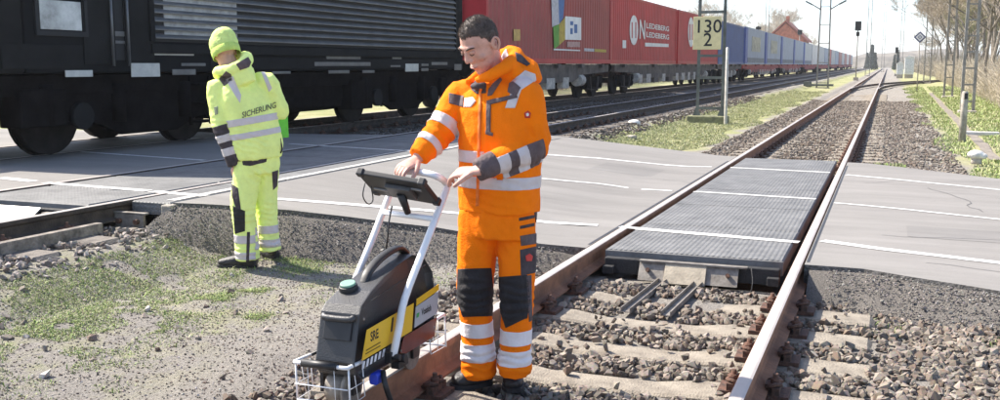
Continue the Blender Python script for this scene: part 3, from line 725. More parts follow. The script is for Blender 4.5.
def cut(src, planes, off, name, m, parent, facing=None, pred=None, thick=.0):
    """piece of a garment surface lying inside all half-spaces, lifted off the surface: bands, patches, pockets"""
    bm = bmesh.new(); bm.from_mesh(src)
    for co, no in planes:
        bmesh.ops.bisect_plane(bm, geom=bm.verts[:] + bm.edges[:] + bm.faces[:], plane_co=co, plane_no=no, clear_outer=True, dist=1e-5)
        if not bm.faces: break
    kill = [f for f in bm.faces if (facing is not None and f.normal.dot((facing - f.calc_center_median()).normalized()) < .05) or (pred is not None and not pred(f.calc_center_median()))]
    if kill: bmesh.ops.delete(bm, geom=kill, context='FACES')
    if not bm.faces: bm.free(); return None
    if facing is not None:                                   # keep the largest connected piece only
        left = set(bm.faces); best = []
        while left:
            st = [left.pop()]; isl = []
            while st:
                f = st.pop(); isl.append(f)
                for e in f.edges:
                    for g in e.link_faces:
                        if g in left: left.remove(g); st.append(g)
            if len(isl) > len(best): best = isl
        bs = set(best); bmesh.ops.delete(bm, geom=[f for f in bm.faces if f not in bs], context='FACES')
    bm.normal_update(); vn = {v: v.normal.copy() for v in bm.verts}
    # a hem turned down to the cloth on all open edges
    edges = [e for e in bm.edges if e.is_boundary]
    ext = bmesh.ops.extrude_edge_only(bm, edges=edges); low = [g for g in ext['geom'] if isinstance(g, bmesh.types.BMVert)]
    lows = set(low)
    for v, nrm in vn.items(): v.co += nrm * off
    for v in low: v.co -= v.normal * 0
    me = bpy.data.meshes.new(name); bm.to_mesh(me); bm.free(); me.materials.clear()
    me.polygons.foreach_set('use_smooth', np.ones(len(me.polygons), bool)); me.update()
    return link(name, me, m, parent)
def px_planes(poly):
    """half-spaces bounded by the lines of sight through a convex pixel polygon"""
    c = Vector((sum(p[0] for p in poly) / len(poly), sum(p[1] for p in poly) / len(poly), 0)); mid = ray(c.x, c.y); out = []
    for a, b in zip(poly, poly[1:] + poly[:1]):
        n = ray(*a).cross(ray(*b)).normalized()
        if n.dot(mid) > 0: n = -n
        out.append((CAM, n))
    return out
def hand(mb, wrist, d, back, thumb, curl=.5, size=1.0, spread=.08):
    """palm, four unequal fingers with two bends, and a thumb leaving the side of the palm"""
    d = Vector(d).normalized(); back = Vector(back); back = (back - d * back.dot(d)).normalized(); side = d.cross(back)
    if side.dot(Vector(thumb)) < 0: side = -side
    w = Vector(wrist); s = size
    mb.loft([w - d * .03 * s, w, w + d * .03 * s, w + d * .065 * s, w + d * .092 * s], [(.026 * s, .02 * s), (.027 * s, .019 * s), (.036 * s, .017 * s), (.042 * s, .0155 * s), (.041 * s, .012 * s)], side, 12)
    L = [(.030, .075), (.010, .083), (-.010, .077), (-.029, .060)]
    for k, (u, ln) in enumerate(L):
        b = w + d * .086 * s + side * u * s; dirv = (d + side * (u * spread * 20 * .1)).normalized(); pts = [b - dirv * .02 * s, b]; ang = 0
        for seg, fr in enumerate((.42, .32, .26)):
            ang += curl * (.75, 1.0, .7)[seg] * (1 + .08 * k); v = dirv * math.cos(ang) - back * math.sin(ang); pts.append(pts[-1] + v * ln * fr * s * 1.05)
        mb.tube(spline(pts, 3), [.0098 * s * q for q in np.linspace(1.0, .78, 3 * 4 + 1)], 8)
        mb.ell(pts[-1], (.0078 * s,) * 3, None, 8, 6)
    b = w + d * .028 * s + side * .024 * s
    pts = [b - d * .01 * s, b + d * .012 * s + side * .018 * s - back * .006 * s, b + d * .04 * s + side * .034 * s - back * .018 * s, b + d * .066 * s + side * .036 * s - back * .034 * s]
    mb.tube(spline(pts, 3), [.0135 * s * q for q in np.linspace(1.05, .72, 10)], 8); mb.ell(pts[-1], (.0095 * s,) * 3, None, 8, 6)
def head_parts(mb, c, X, Y, Z, s=1.0):
    """skull, jaw, brow, nose, lips, chin, ears in a head frame: X right, Y forward, Z up"""
    M = Matrix((X, Y, Z)).transposed()
    def E(p, r): mb.ell(c + M @ (Vector(p) * s), tuple(q * s for q in r), M, 18, 12)
    E((0, -.012, .035), (.077, .098, .092)); E((0, .012, -.005), (.068, .082, .09)); E((0, .028, -.055), (.055, .062, .062))
    E((0, .062, -.098), (.026, .024, .022)); E((0, .05, -.085), (.04, .035, .03))
    E((0, .076, .040), (.05, .018, .014)); E((.040, .05, -.02), (.024, .026, .024)); E((-.040, .05, -.02), (.024, .026, .024))
    mb.tube([c + M @ (Vector(q) * s) for q in ((0, .084, .035), (0, .096, .012), (0, .107, -.012), (0, .108, -.022))], [.010 * s, .011 * s, .0135 * s, .011 * s], 8)
    for q in (-1, 1):
        E((q * .012, .094, -.02), (.0095, .012, .009)); E((q * .080, -.012, -.004), (.009, .018, .028)); E((q * .083, -.020, .008), (.007, .012, .014))
    E((0, .088, -.052), (.024, .012, .007)); E((0, .086, -.063), (.021, .012, .0075))
def attr_mat_skin(name, base):
    return mat(name, base, .55, var=.10, scale=22, bump=.12, bscale=220, spec=.4)

SKIN = attr_mat_skin('fair_skin', (.60, .335, .255))
M_OR = mat('fluorescent_orange_cloth', (1.0, .205, .003), .85, var=.05, scale=7, bump=.35, bscale=160, spec=.12)
M_YE = mat('fluorescent_yellow_cloth', (.84, .96, .30), .85, var=.05, scale=10, bump=.25, bscale=35, spec=.12)
M_REF = mat('silver_reflective_band', (.58, .525, .51), .55, var=.035, scale=14, bump=.2, bscale=60)
M_REFW = mat('white_reflective_band', (.76, .71, .70), .55, var=.035, scale=14, bump=.2, bscale=60)
M_ANT = mat('anthracite_cloth', (.055, .042, .046), .85, var=.2, scale=20, bump=.3, bscale=50)
M_GRC = mat('grey_brown_cloth', (.11, .08, .08), .85, var=.15, scale=20, bump=.3)
M_BOOT = mat('black_leather', (.028, .026, .026), .55, var=.25, scale=20, bump=.3, bscale=60)
M_SOLE = mat('boot_rubber', (.02, .02, .02), .8, var=.2)
M_HAIR = mat('dark_brown_hair', (.085, .062, .048), .6, var=.25, scale=60, bump=.3, bscale=200)

def boot(name, heel, toe, up_to, parent, m_sole=None, w=.048):
    """leather boot: foot loft from heel to toe, shaft, separate sole with tread edge"""
    heel = Vector(heel); toe = Vector(toe); d = (toe - heel); L = d.length; d.normalize(); side = Vector((d.y, -d.x, 0)).normalized(); zz = Vector((0, 0, 1))
    mb = MB(); h = heel
    mb.loft([h - d * .012 + zz * .05, h + zz * .052, h + d * L * .3 + zz * .058, h + d * L * .55 + zz * .05, h + d * L * .78 + zz * .043, h + d * L * .95 + zz * .037, h + d * L + zz * .032],
            [(w * .5, .03), (w * .82, .045), (w * .88, .055), (w * .98, .046), (w * 1.02, .037), (w * .8, .027), (w * .35, .014)], side, 14, power=2.3)
    mb.loft([h + d * L * .20 + zz * .05, h + d * L * .2 + zz * .1, Vector(up_to)], [(w * .95, .06), (w * .9, .058), (w * .95, .058)], side, 14)
    me = remesh(mb, .006, 3); o = link(name, me, M_BOOT, parent)
    sb = MB(); vs = []; N = 18
    for z in (0, .024):
        for k in range(N):
            th = 2 * math.pi * k / N; c, s = math.cos(th), math.sin(th); u = L * .5 + (L * .5 + .012) * math.copysign(abs(c) ** .75, c); ww = (w + .006) * math.copysign(abs(s) ** .7, s) * (1.0 if u > L * .4 else .86)
            vs.append(h + d * (u) + side * ww + zz * z)
    sb.add(vs, [tuple(range(N))[::-1], tuple(range(N, 2 * N))] + [(k, (k + 1) % N, N + (k + 1) % N, N + k) for k in range(N)]); sb.build('sole', M_SOLE, o, bevel=.004)
    for k in range(4):
        lb = MB(); p = h + d * (L * (.38 + .09 * k)) + zz * (.112 - .016 * k); lb.tube([p - side * .026, p + zz * .006, p + side * .026], .0035, 5); lb.build('lace', M_ANT, o)
    return o

# ---------------------------------------------------------------- person in orange, pushing the trolley
DH = 4.67
def P(x, y, off=0.0): return on_h(x, y, DH - off)
per = thing('person', 'person in orange high visibility jacket and trousers holding the trolley handle, looking down', 'person', (-.46, 4.36, -.2))
fd = Vector((-.15, -.985, 0)).normalized(); sd = Vector((.985, -.15, 0)).normalized()      # facing, and towards the person's left hand side
RSH, RELB, RWR = P(462, 96, -.10), P(437, 136, .0), P(417, 158, .09)
LSH, LELB, LWR = P(527, 94, .10), P(534, 146, .10), P(476, 171, .25)
HIPC = P(498, 222, 0)
# body: one continuous skin surface
HC = P(480.5, 45, .10)                                   # head centre
tcam = -NH; il = -RT
hfh = (tcam * math.cos(R(48)) + il * math.sin(R(48))).normalized()
hY = (hfh * math.cos(R(37)) - Vector((0, 0, 1)) * math.sin(R(37))).normalized()
hX = hY.cross(Vector((0, 0, 1))).normalized(); hZ = hX.cross(hY).normalized()
hZ = (hZ + RT * .06).normalized(); hX = hY.cross(hZ).normalized(); hZ = hX.cross(hY)
b = MB(); head_parts(b, HC, hX, hY, hZ, 1.0)
NB = P(493, 82, .0)
b.loft([HC - hZ * .03 - hY * .03, (HC - hZ * .09 - hY * .02) * .5 + NB * .5, NB, P(496, 100, 0)], [(.052, .058), (.055, .06), (.065, .065), (.12, .08)], sd, 14)
b.loft([P(496, 92, 0), P(496, 110, 0), P(498, 160, 0), P(498, 205, 0), P(498, 232, 0)], [(.14, .07), (.16, .09), (.14, .09), (.15, .09), (.14, .09)], sd, 16)
for a_, e_, w_ in ((RSH, RELB, RWR), (LSH, LELB, LWR)): b.tube([a_, a_ * .5 + e_ * .5, e_, e_ * .5 + w_ * .5, w_], [.045, .042, .036, .034, .026], 10)
hand(b, RWR + Vector((0, 0, -.006)), (P(399, 168.5, .17) - RWR), Vector((0, -.15, 1)) + tcam * .2, RT + Vector((0, 0, -.2)), .62, 1.02)
hand(b, LWR, (P(446, 173, .19) - LWR), Vector((0, 0, 1)) + tcam * .55, il * .2 + Vector((0, 0, -1)) + tcam * .4, .5, 1.02)
RL = [P(479, 218, -.01), P(475, 290, -.01), P(479, 375, -.02)]; LL = [P(516, 218, .03), P(517, 290, .06), P(515, 372, .05)]
for q in (RL, LL): b.tube([q[0], q[0] * .5 + q[1] * .5, q[1], q[1] * .4 + q[2] * .6, q[2]], [.07, .06, .046, .042, .034], 12)
body = link('body', remesh(b, .0042, 3, .45), SKIN, per)
# face details
def HP(x, y, z): return HC + hX * x + hY * y + hZ * z
M_BROW = mat('dark_brow', (.06, .035, .025), .8); M_LIP = mat('lip', (.47, .20, .17), .5)
for q in (-1, 1):
    e = MB(); e.tube(spline([HP(q * .016, .096, .040), HP(q * .035, .091, .046), HP(q * .054, .074, .040)], 4), [.0035, .0042, .0046, .0046, .0048, .0048, .004, .003, .002], 6); e.build('eyebrow', M_BROW, body)
    e = MB(); e.ell(HP(q * .031, .0795, .020), (.0125, .0125, .0125), None, 12, 8); eo = e.build('eye', mat('lowered_eyelid', (.50, .265, .20), .5), body)
    e = MB(); e.tube(spline([HP(q * .019, .0895, .0135), HP(q * .031, .093, .010), HP(q * .044, .0875, .0135)], 3), .0022, 5); e.build('eyelashes', M_BROW, eo)
e = MB(); e.tube(spline([HP(-.023, .089, -.056), HP(-.01, .0985, -.0565), HP(.01, .0985, -.0565), HP(.023, .089, -.056)], 4), [.0016, .002, .0028, .003, .0032, .0034, .0034, .0034, .0032, .003, .0028, .002, .0016], 6); e.build('mouth', M_LIP, body)
# hair: the upper and rear surface of the head, thickened
def hair_pred(p, lift=0.0):
    v = p - HC; x, y, z = v.dot(hX), v.dot(hY), v.dot(hZ)
    if v.length > .16 or z < -.085: return False
    if abs(x) > .078 and -.036 < y < .010 and -.036 < z < .030: return False
    lim = .083 + .12 * x * x / .006 * .1 if y > .05 else (.083 - (.05 - y) * .9 if y > .012 else (.049 - (.012 - y) * 2.6 if y > -.012 else max(-.013 - (-.012 - y) * 1.5, -.07)))
    lim += .008 * noise.noise(p * 70) + .006 * noise.noise(p * 190) + lift
    return z > lim
bm = bmesh.new(); bm.from_mesh(body.data)
bmesh.ops.delete(bm, geom=[f for f in bm.faces if not hair_pred(f.calc_center_median())], context='FACES')
for v in bm.verts: v.co += v.normal * .0016
me = bpy.data.meshes.new('short_side_hair'); bm.to_mesh(me); bm.free(); me.materials.clear(); link('short_side_hair', me, mat('clipped_hair', (.125, .075, .055), .8, var=.35, scale=90, bump=.5, bscale=200), body)
bm = bmesh.new(); bm.from_mesh(body.data)
bmesh.ops.delete(bm, geom=[f for f in bm.faces if not (hair_pred(f.calc_center_median(), .004) and ((f.calc_center_median() - HC).dot(hZ) > .045 + .02 * noise.noise(f.calc_center_median() * 45) or (f.calc_center_median() - HC).dot(hY) < -.06))], context='FACES')
for v in bm.verts:
    q = v.co - HC; top = max(0, q.dot(hZ)); v.co += v.normal * (.0025 + .06 * max(0, top - .04)) + v.normal * (.0022 * noise.noise(v.co * 60) + .0012 * noise.noise(v.co * 260))
me = bpy.data.meshes.new('hair'); bm.to_mesh(me); bm.free(); me.materials.clear(); hair = link('hair', me, M_HAIR, body)
hb_ = MB(); rr_ = random.Random(9); pol = list(me.polygons)
for _ in range(5200):
    f = rr_.choice(pol); c_ = Vector(f.center); nrm = Vector(f.normal); q_ = c_ - HC; top = max(0.0, q_.dot(hZ)); L_ = .004 + .09 * max(0, top - .05) * rr_.uniform(.4, 1.1)
    dd = (nrm * .7 + hY * .45 * rr_.uniform(.3, 1) + Vector((rr_.gauss(0, .25), rr_.gauss(0, .25), rr_.gauss(0, .25)))).normalized(); sd_ = dd.cross(nrm + Vector((.01, .02, .03))).normalized() * .0011
    hb_.add([c_ - sd_, c_ + sd_, c_ + dd * L_], [(0, 1, 2)])
stuff(hb_.build('hair_strands', mat('brown_strands', (.15, .11, .085), .6, var=.4, scale=120), hair, fix=False))
for q in (-1, 1):
    e = MB(); e.loft(spline([HP(q * .088, -.004, .022), HP(q * .094, -.020, .030), HP(q * .096, -.034, .014), HP(q * .094, -.028, -.012), HP(q * .087, -.012, -.032)], 4), [(.0045, .0055)] * 17, None, 8); e.build('ear_rim', SKIN, body)
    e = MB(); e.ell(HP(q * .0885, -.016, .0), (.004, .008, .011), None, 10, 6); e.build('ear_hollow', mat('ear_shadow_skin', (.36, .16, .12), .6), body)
# jacket
j = MB()
TOR = [(P(499, 210, 0), .20, .148), (P(499, 190, 0), .203, .15), (P(500, 160, .005), .198, .148), (P(500, 130, .01), .203, .150), (P(498, 108, .012), .205, .135), (P(497, 93, .01), .185, .11), (P(495, 84, .005), .11, .085), (P(494, 78, 0), .085, .08)]
j.loft([t_[0] for t_ in TOR], [(t_[1], t_[2]) for t_ in TOR], sd, 28, power=2.3)
def sleeve(mb, S_, E_, W_, k=1.0):
    inn = S_ + (P(497, 104, 0) - S_) * .35
    mb.tube(spline([inn, S_, S_ * .5 + E_ * .5, E_, E_ * .5 + W_ * .5, W_ + (E_ - W_).normalized() * .01], 3), [x * k for x in (.075, .08, .082, .083, .081, .079, .078, .076, .075, .074, .072, .068, .064, .058, .054, .050)], 16)
sleeve(j, RSH, RELB, RWR, .97); sleeve(j, LSH, LELB, LWR, .94)
# stand-up collar and hood lying on the shoulders behind the neck
ring = [P(476, 80, .13), P(489, 76, .17), P(506, 66, .12), P(516, 58, .0), P(508, 55, -.11), P(490, 66, -.14), P(474, 78, -.07), P(468, 82, .02)]
j.tube(spline(ring[:], 4), [.014, .017, .02, .022, .024, .026, .028, .03, .032, .034, .036, .038, .04, .042, .042, .042, .04, .038, .036, .034, .03, .028, .024, .02, .018, .016, .015, .014, .014][:len(spline(ring, 4))], 10)
j.loft([P(506, 52, -.06), P(517, 62, -.05), P(527, 72, -.05), P(533, 84, -.04)], [(.05, .03), (.09, .05), (.115, .06), (.10, .045)], tcam, 14)
j.ell(P(512, 72, .06), (.055, .05, .04)); j.ell(P(480, 86, .09), (.05, .03, .02))
jm = remesh(j, .0075, 5)
crumple(jm, .0075, [(RELB, .13, .005, (RWR - RSH).normalized()), (LELB, .14, .005, (LWR - LELB).normalized()), (P(499, 195, .1), .2, .0035, Vector((.2, 0, 1)).normalized())], 1)
jacket = link('jacket', jm, M_OR, per)
def near_seg(p, a, b2):
    ab = b2 - a; t_ = max(0, min(1, (p - a).dot(ab) / ab.length_squared)); return (p - (a + ab * t_)).length
def in_rarm(p): return min(near_seg(p, RSH, RELB), near_seg(p, RELB, RWR)) < .098 and (p - P(499, 150, .0)).dot(sd) < -.165
def in_larm_f(p): return near_seg(p, LELB, LWR) < .092
def in_larm_u(p): return near_seg(p, LSH, LELB) < .095
def band_on(src, A, B, t0, t1, name, m, parent, pred, off=.003, extra=()):
    ax = (B - A).normalized(); L = (B - A).length
    return cut(src, [(A + ax * (L * t0), -ax), (A + ax * (L * t1), ax)] + list(extra), off, name, m, parent, None, pred)
# torso bands
Zv = Vector((0, 0, 1))
def tors(p): return not in_rarm(p) and not (in_larm_f(p) and (p - P(499, 150, 0)).dot(tcam) > .12) and not (near_seg(p, LSH, LELB) < .086 and (p - HIPC).dot(sd) > .17)
for ya, yb in ((188.5, 176.5), (163, 151)):
    z0, z1 = P(499, ya, .1).z, P(499, yb, .1).z
    cut(jm, [(Vector((0, 0, z0)), -Zv), (Vector((0, 0, z1)), Zv)], .003, 'reflective_band', M_REF, jacket, None, tors)
for t0, t1, m_, nm in ((-.06, .20, M_GRC, 'elbow_patch'), (.20, .38, M_REF, 'reflective_band'), (.38, .52, M_GRC, 'sleeve_panel'), (.52, .70, M_REF, 'reflective_band'), (.70, 1.06, M_GRC, 'cuff')):
    fax = (LWR - LELB).normalized(); fn = (tcam - fax * tcam.dot(fax)).normalized(); fu = fax.cross(fn); fu = fu if fu.z > 0 else -fu
    band_on(jm, LELB, LWR, t0, t1, nm, m_, jacket, lambda p: near_seg(p, LELB, LWR) < .125, .003, [(LELB - fn * .022, -fn), (LELB + fu * (.022 if nm != 'cuff' else .088), fu), (LELB - fu * .088, -fu)])
for t0, t1, m_, nm in ((.30, .52, M_REF, 'reflective_band'), (.98, 1.2, M_ANT, 'cuff')):
    band_on(jm, RELB, RWR, t0, t1, nm, m_, jacket, lambda p: near_seg(p, RELB, RWR) < .1 and in_rarm(p))
band_on(jm, RSH, RELB, .62, .84, 'reflective_band', M_REF, jacket, in_rarm)
def patch(src, poly, name, m, parent, off=.0032): return cut(src, px_planes(poly), off, name, m, parent, CAM)
for poly, nm, m_ in [([(508, 92), (516, 97), (521, 88), (514, 82), (509, 84)], 'shoulder_piping', M_GRC), ([(510, 83), (525, 70), (535, 74), (536, 80), (518, 92)], 'reflective_band', M_REF),
                     ([(511, 92), (522, 88), (515, 108), (505, 108)], 'reflective_band', M_REF), ([(487, 101), (517, 94), (518, 97.5), (488, 105)], 'chest_piping', M_GRC), ([(487, 103), (491, 103), (490.5, 133), (486.5, 133)], 'chest_zip', M_GRC),
                     ([(486, 130), (493, 133), (493, 136), (486, 134)], 'chest_piping', M_GRC), ([(449, 93), (464, 96), (463, 107), (449, 103)], 'chest_pocket_flap', M_GRC), ([(465, 98), (473, 97), (476, 101), (471, 107), (464, 107)], 'pocket_badge', M_REF),
                     ([(461, 70), (473, 70), (486, 84), (486, 93), (477, 94), (463, 83)], 'collar_lining', M_ANT), ([(489, 88), (500, 78), (502, 80), (492, 95), (488, 96)], 'collar_piping', M_GRC),
                     ([(502, 47), (506, 47), (509, 57), (506, 66), (502, 60)], 'collar_lining', mat('navy_white_lining', (.5, .48, .52), .8)), ([(515, 52), (521, 55), (530, 64), (527, 66), (517, 61)], 'hood_lining', M_ANT),
                     ([(479.5, 88), (482, 88), (479, 206), (476.5, 206)], 'front_zip', mat('orange_zip', (.75, .17, .01), .7)), ([(524, 113), (528, 110.5), (531, 113), (530, 118), (525, 118)], 'badge', mat('red_badge', (.55, .03, .02), .6))]:
    patch(jm, poly, nm, m_, jacket, .0065 if 'piping' in nm or 'zip' in nm else .0032)
patch(jm, [(526, 113.5), (528, 112.5), (529.3, 114), (528.6, 116), (526.5, 116)], 'badge_emblem', mat('white_print', (.75, .75, .75), .7), jacket, .005)
# trousers
tr = MB()
def leg(mb, q, ks):
    mb.tube(spline([q[0] + Vector((0, 0, .06)), q[0], q[0] * .5 + q[1] * .5, q[1], q[1] * .5 + q[2] * .5, q[2]], 3), ks, 18)
tr.loft([P(498, 200, 0), P(498, 215, 0), P(497, 235, 0)], [(.185, .135), (.188, .138), (.18, .135)], sd, 24, power=2.4)
KS = [.086, .092, .095, .096, .096, .095, .093, .089, .085, .081, .079, .077, .076, .077, .078, .078]
leg(tr, [P(479, 220, -.01), P(475, 290, -.01), P(479, 371, -.02)], [q * 1.03 for q in KS]); leg(tr, [P(516, 220, .03), P(517, 290, .06), P(515, 369, .05)], [q * .97 for q in KS])
for cx_, cy_, of in ((479, 369, -.02), (515, 367, .05)): tr.loft([P(cx_, cy_ - 12, of), P(cx_, cy_, of + .005), P(cx_, cy_ + 5, of)], [(.077, .077), (.083, .083), (.08, .08)], sd, 18)
tm = remesh(tr, .0078, 3)
crumple(tm, .008, [(P(478, 300, .08), .13, .0065, Zv), (P(516, 300, .1), .13, .0065, Zv), (P(480, 362, .05), .12, .0085, Zv), (P(513, 360, .05), .12, .0085, Zv), (P(497, 240, .08), .13, .004, (Zv + sd).normalized())], 3, 8)
trousers = link('trousers', tm, M_OR, per)
MIDX = P(497, 300, .03)
def rleg(p): return (p - MIDX).dot(sd) < 0
for pl, ya, yb in ((rleg, 341, 327), (rleg, 366, 348), (lambda p: not rleg(p), 345, 331), (lambda p: not rleg(p), 366, 351)):
    z0, z1 = P(497, ya, .1).z, P(497, yb, .1).z
    cut(tm, [(Vector((0, 0, z0)), -Zv), (Vector((0, 0, z1)), Zv)], .003, 'reflective_band', M_REFW, trousers, None, pl)
for poly, nm, m_ in [([(458, 269), (491, 268), (494, 300), (492, 316), (463, 317), (457, 300)], 'knee_pad', mat('black_knee_cloth', (.020, .018, .020), .85, var=.2, scale=20, bump=.3)), ([(499, 277), (527, 275), (530, 300), (527, 318), (506, 328), (500, 310)], 'knee_pad', mat('black_knee_cloth', (.020, .018, .020), .85, var=.2, scale=20, bump=.3)),
                     ([(520, 236), (538, 233), (540, 243), (521, 246)], 'thigh_pocket_flap', M_GRC), ([(520, 250), (538, 246), (538, 272), (521, 276)], 'thigh_pocket', M_ANT), ([(519, 218), (534, 215), (534, 218), (519, 221)], 'hip_piping', M_ANT), ([(520, 226), (534, 223), (534, 226), (520, 229)], 'hip_piping', M_ANT),
                     ([(533, 206), (541, 205), (541, 222), (536, 224)], 'side_panel', M_ANT), ([(526, 276), (531, 275), (532, 320), (529, 322)], 'side_panel', M_GRC)]:
    patch(tm, poly, nm, m_, trousers)
patch(tm, [(525, 256), (529, 253.5), (532, 256), (531, 261), (526, 261)], 'badge', mat('red_badge', (.55, .03, .02), .6), trousers, .0055)
# boots
boot('boot', on_z(490, 384, -.192), on_z(453, 389, -.188), P(480, 368, -.02), per, None, .05)
boot('boot', on_z(515, 379, -.192), on_z(512, 393, -.188), P(515, 366, .05), per, None, .05)

# ---------------------------------------------------------------- person in yellow, watching the train
DH = 7.42
pey = thing('person', 'person in yellow high visibility suit and cap seen from behind, watching the train', 'person', (-3.2, 6.25, -.16))
fy = (NH * .62 - RT * .78).normalized(); sy = Vector((fy.y, -fy.x, 0))                  # facing away and to the left; sy = person's right
ASH, AELB, AWR = P(219, 88, .04), P(223, 128, .10), P(235, 165, .10)          # arm nearer the camera side (left in the picture)
BSH, BELB, BWR = P(266, 82, -.06), P(279, 112, -.12), P(270, 124, -.30)
hy2 = (-RT * .66 + NH * .62 - Zv * .42).normalized(); hx2 = hy2.cross(Zv).normalized(); hz2 = hx2.cross(hy2)
HC2 = P(225, 52, .0); b = MB(); head_parts(b, HC2, hx2, hy2, hz2, .98)
b.loft([HC2 - hz2 * .03, P(236, 74, .0), P(242, 88, 0)], [(.055, .058), (.06, .06), (.12, .08)], sy, 14)
b.loft([P(243, 84, 0), P(246, 100, 0), P(252, 130, 0), P(257, 160, 0)], [(.14, .07), (.16, .09), (.14, .09), (.13, .09)], sy, 16)
for a_, e_, w_ in ((ASH, AELB, AWR), (BSH, BELB, BWR)): b.tube([a_, e_, w_], [.045, .038, .027], 10)
hand(b, AWR, P(239, 180, .10) - AWR, il * .5 + tcam, RT * .2 - tcam * .2 + NH, .7, 1.0)
hand(b, BWR, -RT * .6 + NH * .6, Zv, RT, .9, 1.0)
for q in ((P(245, 160, .03), P(243, 210, .04), P(246, 258, .03)), (P(268, 158, -.03), P(268, 206, -.05), P(270, 250, -.05))): b.tube(list(q), [.075, .05, .037], 12)
body2 = link('body', remesh(b, .0048, 3, .45), SKIN, pey)
# knitted cap
cb = MB(); c0 = HC2 + hz2 * .035 - hy2 * .012
M_ = Matrix((hx2, hy2, hz2)).transposed()
cb.ell(c0 + hz2 * .020, (.102, .117, .108), M_, 24, 16); cb.ell(c0 + hz2 * .06 - hy2 * .02, (.088, .10, .085), M_, 24, 16); cm = remesh(cb, .006, 2)
bm = bmesh.new(); bm.from_mesh(cm); bmesh.ops.bisect_plane(bm, geom=bm.verts[:] + bm.edges[:] + bm.faces[:], plane_co=c0 - hz2 * .058, plane_no=-(hz2 + hy2 * .1), clear_outer=True); bm.to_mesh(cm); bm.free()
crumple(cm, .0045, (), 4, 12)
cap = link('knitted_cap', cm, mat('pale_yellow_knit', (.72, .88, .26), .9, var=.06, scale=30, bump=.6, bscale=140), pey)
br = MB(); pts = [c0 - hz2 * .03 + hx2 * (.1 * math.cos(t_)) + hy2 * (.113 * math.sin(t_)) for t_ in np.linspace(0, 2 * math.pi, 25)]
br.loft(pts, [(.009, .026)] * 25, None, 8, cap=False); 
br2 = MB()
for k, t_ in enumerate(np.linspace(0, 2 * math.pi, 33)):
    pass
vs = []
for hh, rr in ((-.072, 1.0), (-.070, 1.035), (-.045, 1.06), (-.012, 1.06), (-.008, 1.0)):
    for t_ in np.linspace(0, 2 * math.pi, 32, endpoint=False): vs.append(c0 + hz2 * hh + hx2 * (.097 * rr * math.cos(t_)) + hy2 * (.111 * rr * math.sin(t_)))
br2.add(vs, [(i * 32 + k, i * 32 + (k + 1) % 32, (i + 1) * 32 + (k + 1) % 32, (i + 1) * 32 + k) for i in range(4) for k in range(32)], 0, True)
br2.build('cap_brim', mat('pale_yellow_rib', (.62, .80, .18), .9, var=.08, scale=30, bump=.8, bscale=120), cap)
# jacket
j = MB()
TOR = [(P(257, 158, 0), .19, .142), (P(256, 146, 0), .21, .155), (P(253, 130, 0), .207, .155), (P(249, 110, 0), .21, .153), (P(245, 95, 0), .207, .135), (P(242, 84, 0), .175, .105), (P(239, 77, 0), .11, .085), (P(237, 71, 0), .085, .08)]
j.loft([t_[0] for t_ in TOR], [(t_[1], t_[2]) for t_ in TOR], sy, 28, power=2.3)
def sleeve2(S_, E_, W_):
    inn = S_ + (P(245, 96, 0) - S_) * .4
    j.tube(spline([inn, S_, S_ * .5 + E_ * .5, E_, E_ * .5 + W_ * .5, W_], 3), [.07, .08, .086, .088, .086, .084, .082, .08, .078, .074, .07, .066, .062, .058, .054, .05], 16)
sleeve2(ASH, AELB, AWR); sleeve2(BSH, BELB, BWR)
ring = [P(217, 76, -.04), P(218, 71, .06), P(229, 70, .13), P(242, 65, .13), P(247, 59, .04), P(243, 57, -.08), P(229, 63, -.14), P(218, 72, -.08)]
rp = spline(ring, 4); j.tube(rp, [.026 + .022 * math.sin(math.pi * k / (len(rp) - 1)) for k in range(len(rp))], 10)
j.loft([P(236, 66, .08), P(243, 74, .12), P(247, 84, .14)], [(.06, .03), (.09, .05), (.07, .03)], RT, 14)
jm = remesh(j, .0085, 4); crumple(jm, .008, [(AELB, .13, .005, Zv), (P(250, 140, .1), .18, .005, (Zv + RT * .4).normalized())], 6, 8)
jacket2 = link('jacket', jm, M_YE, pey)
def arm2(p): return min(near_seg(p, ASH, AELB), near_seg(p, AELB, AWR)) < .1 and (p - P(250, 120, 0)).dot(RT) < -.13 + .9 * max(0, P(250, 120, 0).z - p.z)
def fore2(p): return near_seg(p, AELB + (AWR - AELB) * .0, AWR) < .085
def tor2(p): return not (near_seg(p, ASH, AELB) < .094 and (p - P(250, 120, 0)).dot(RT) < -.12) and not fore2(p) and near_seg(p, BSH, BELB) > .08
for t0, t1, m_, nm in ((-.08, .17, M_ANT, 'elbow_patch'), (.17, .36, M_REF, 'reflective_band'), (.36, .52, M_ANT, 'sleeve_panel'), (.52, .72, M_REF, 'reflective_band'), (.72, 1.1, M_ANT, 'cuff')):
    band_on(jm, AELB, AWR, t0, t1, nm, m_, jacket2, lambda p: fore2(p) and (p - AELB).dot((AWR - AELB).normalized()) > -.05)
tilt = (Zv + RT * -.16 ).normalized()
for (xa, ya), (xb, yb) in (((250, 124), (250, 117)), ((252, 137.5), (252, 131.5))):
    cut(jm, [(P(xa, ya, .13), -tilt), (P(xb, yb, .13), tilt)], .003, 'reflective_band', M_REF, jacket2, None, tor2)
for poly, nm, m_ in [([(236, 64), (248, 57), (251, 62), (249, 67), (240, 70)], 'hood_piping', M_GRC), ([(219, 79), (226, 71), (231, 74), (233, 80), (224, 86)], 'shoulder_panel', M_GRC), ([(226, 80), (233, 76), (241, 95), (240, 103), (233, 92)], 'reflective_band', M_REF),
                     ([(259, 66), (263, 68), (272, 88), (269, 92)], 'reflective_band', M_REF), ([(214, 107), (218, 106), (218, 114), (215, 115)], 'sleeve_badge', mat('grey_badge', (.3, .33, .2), .8))]:
    patch(jm, poly, nm, m_, jacket2)
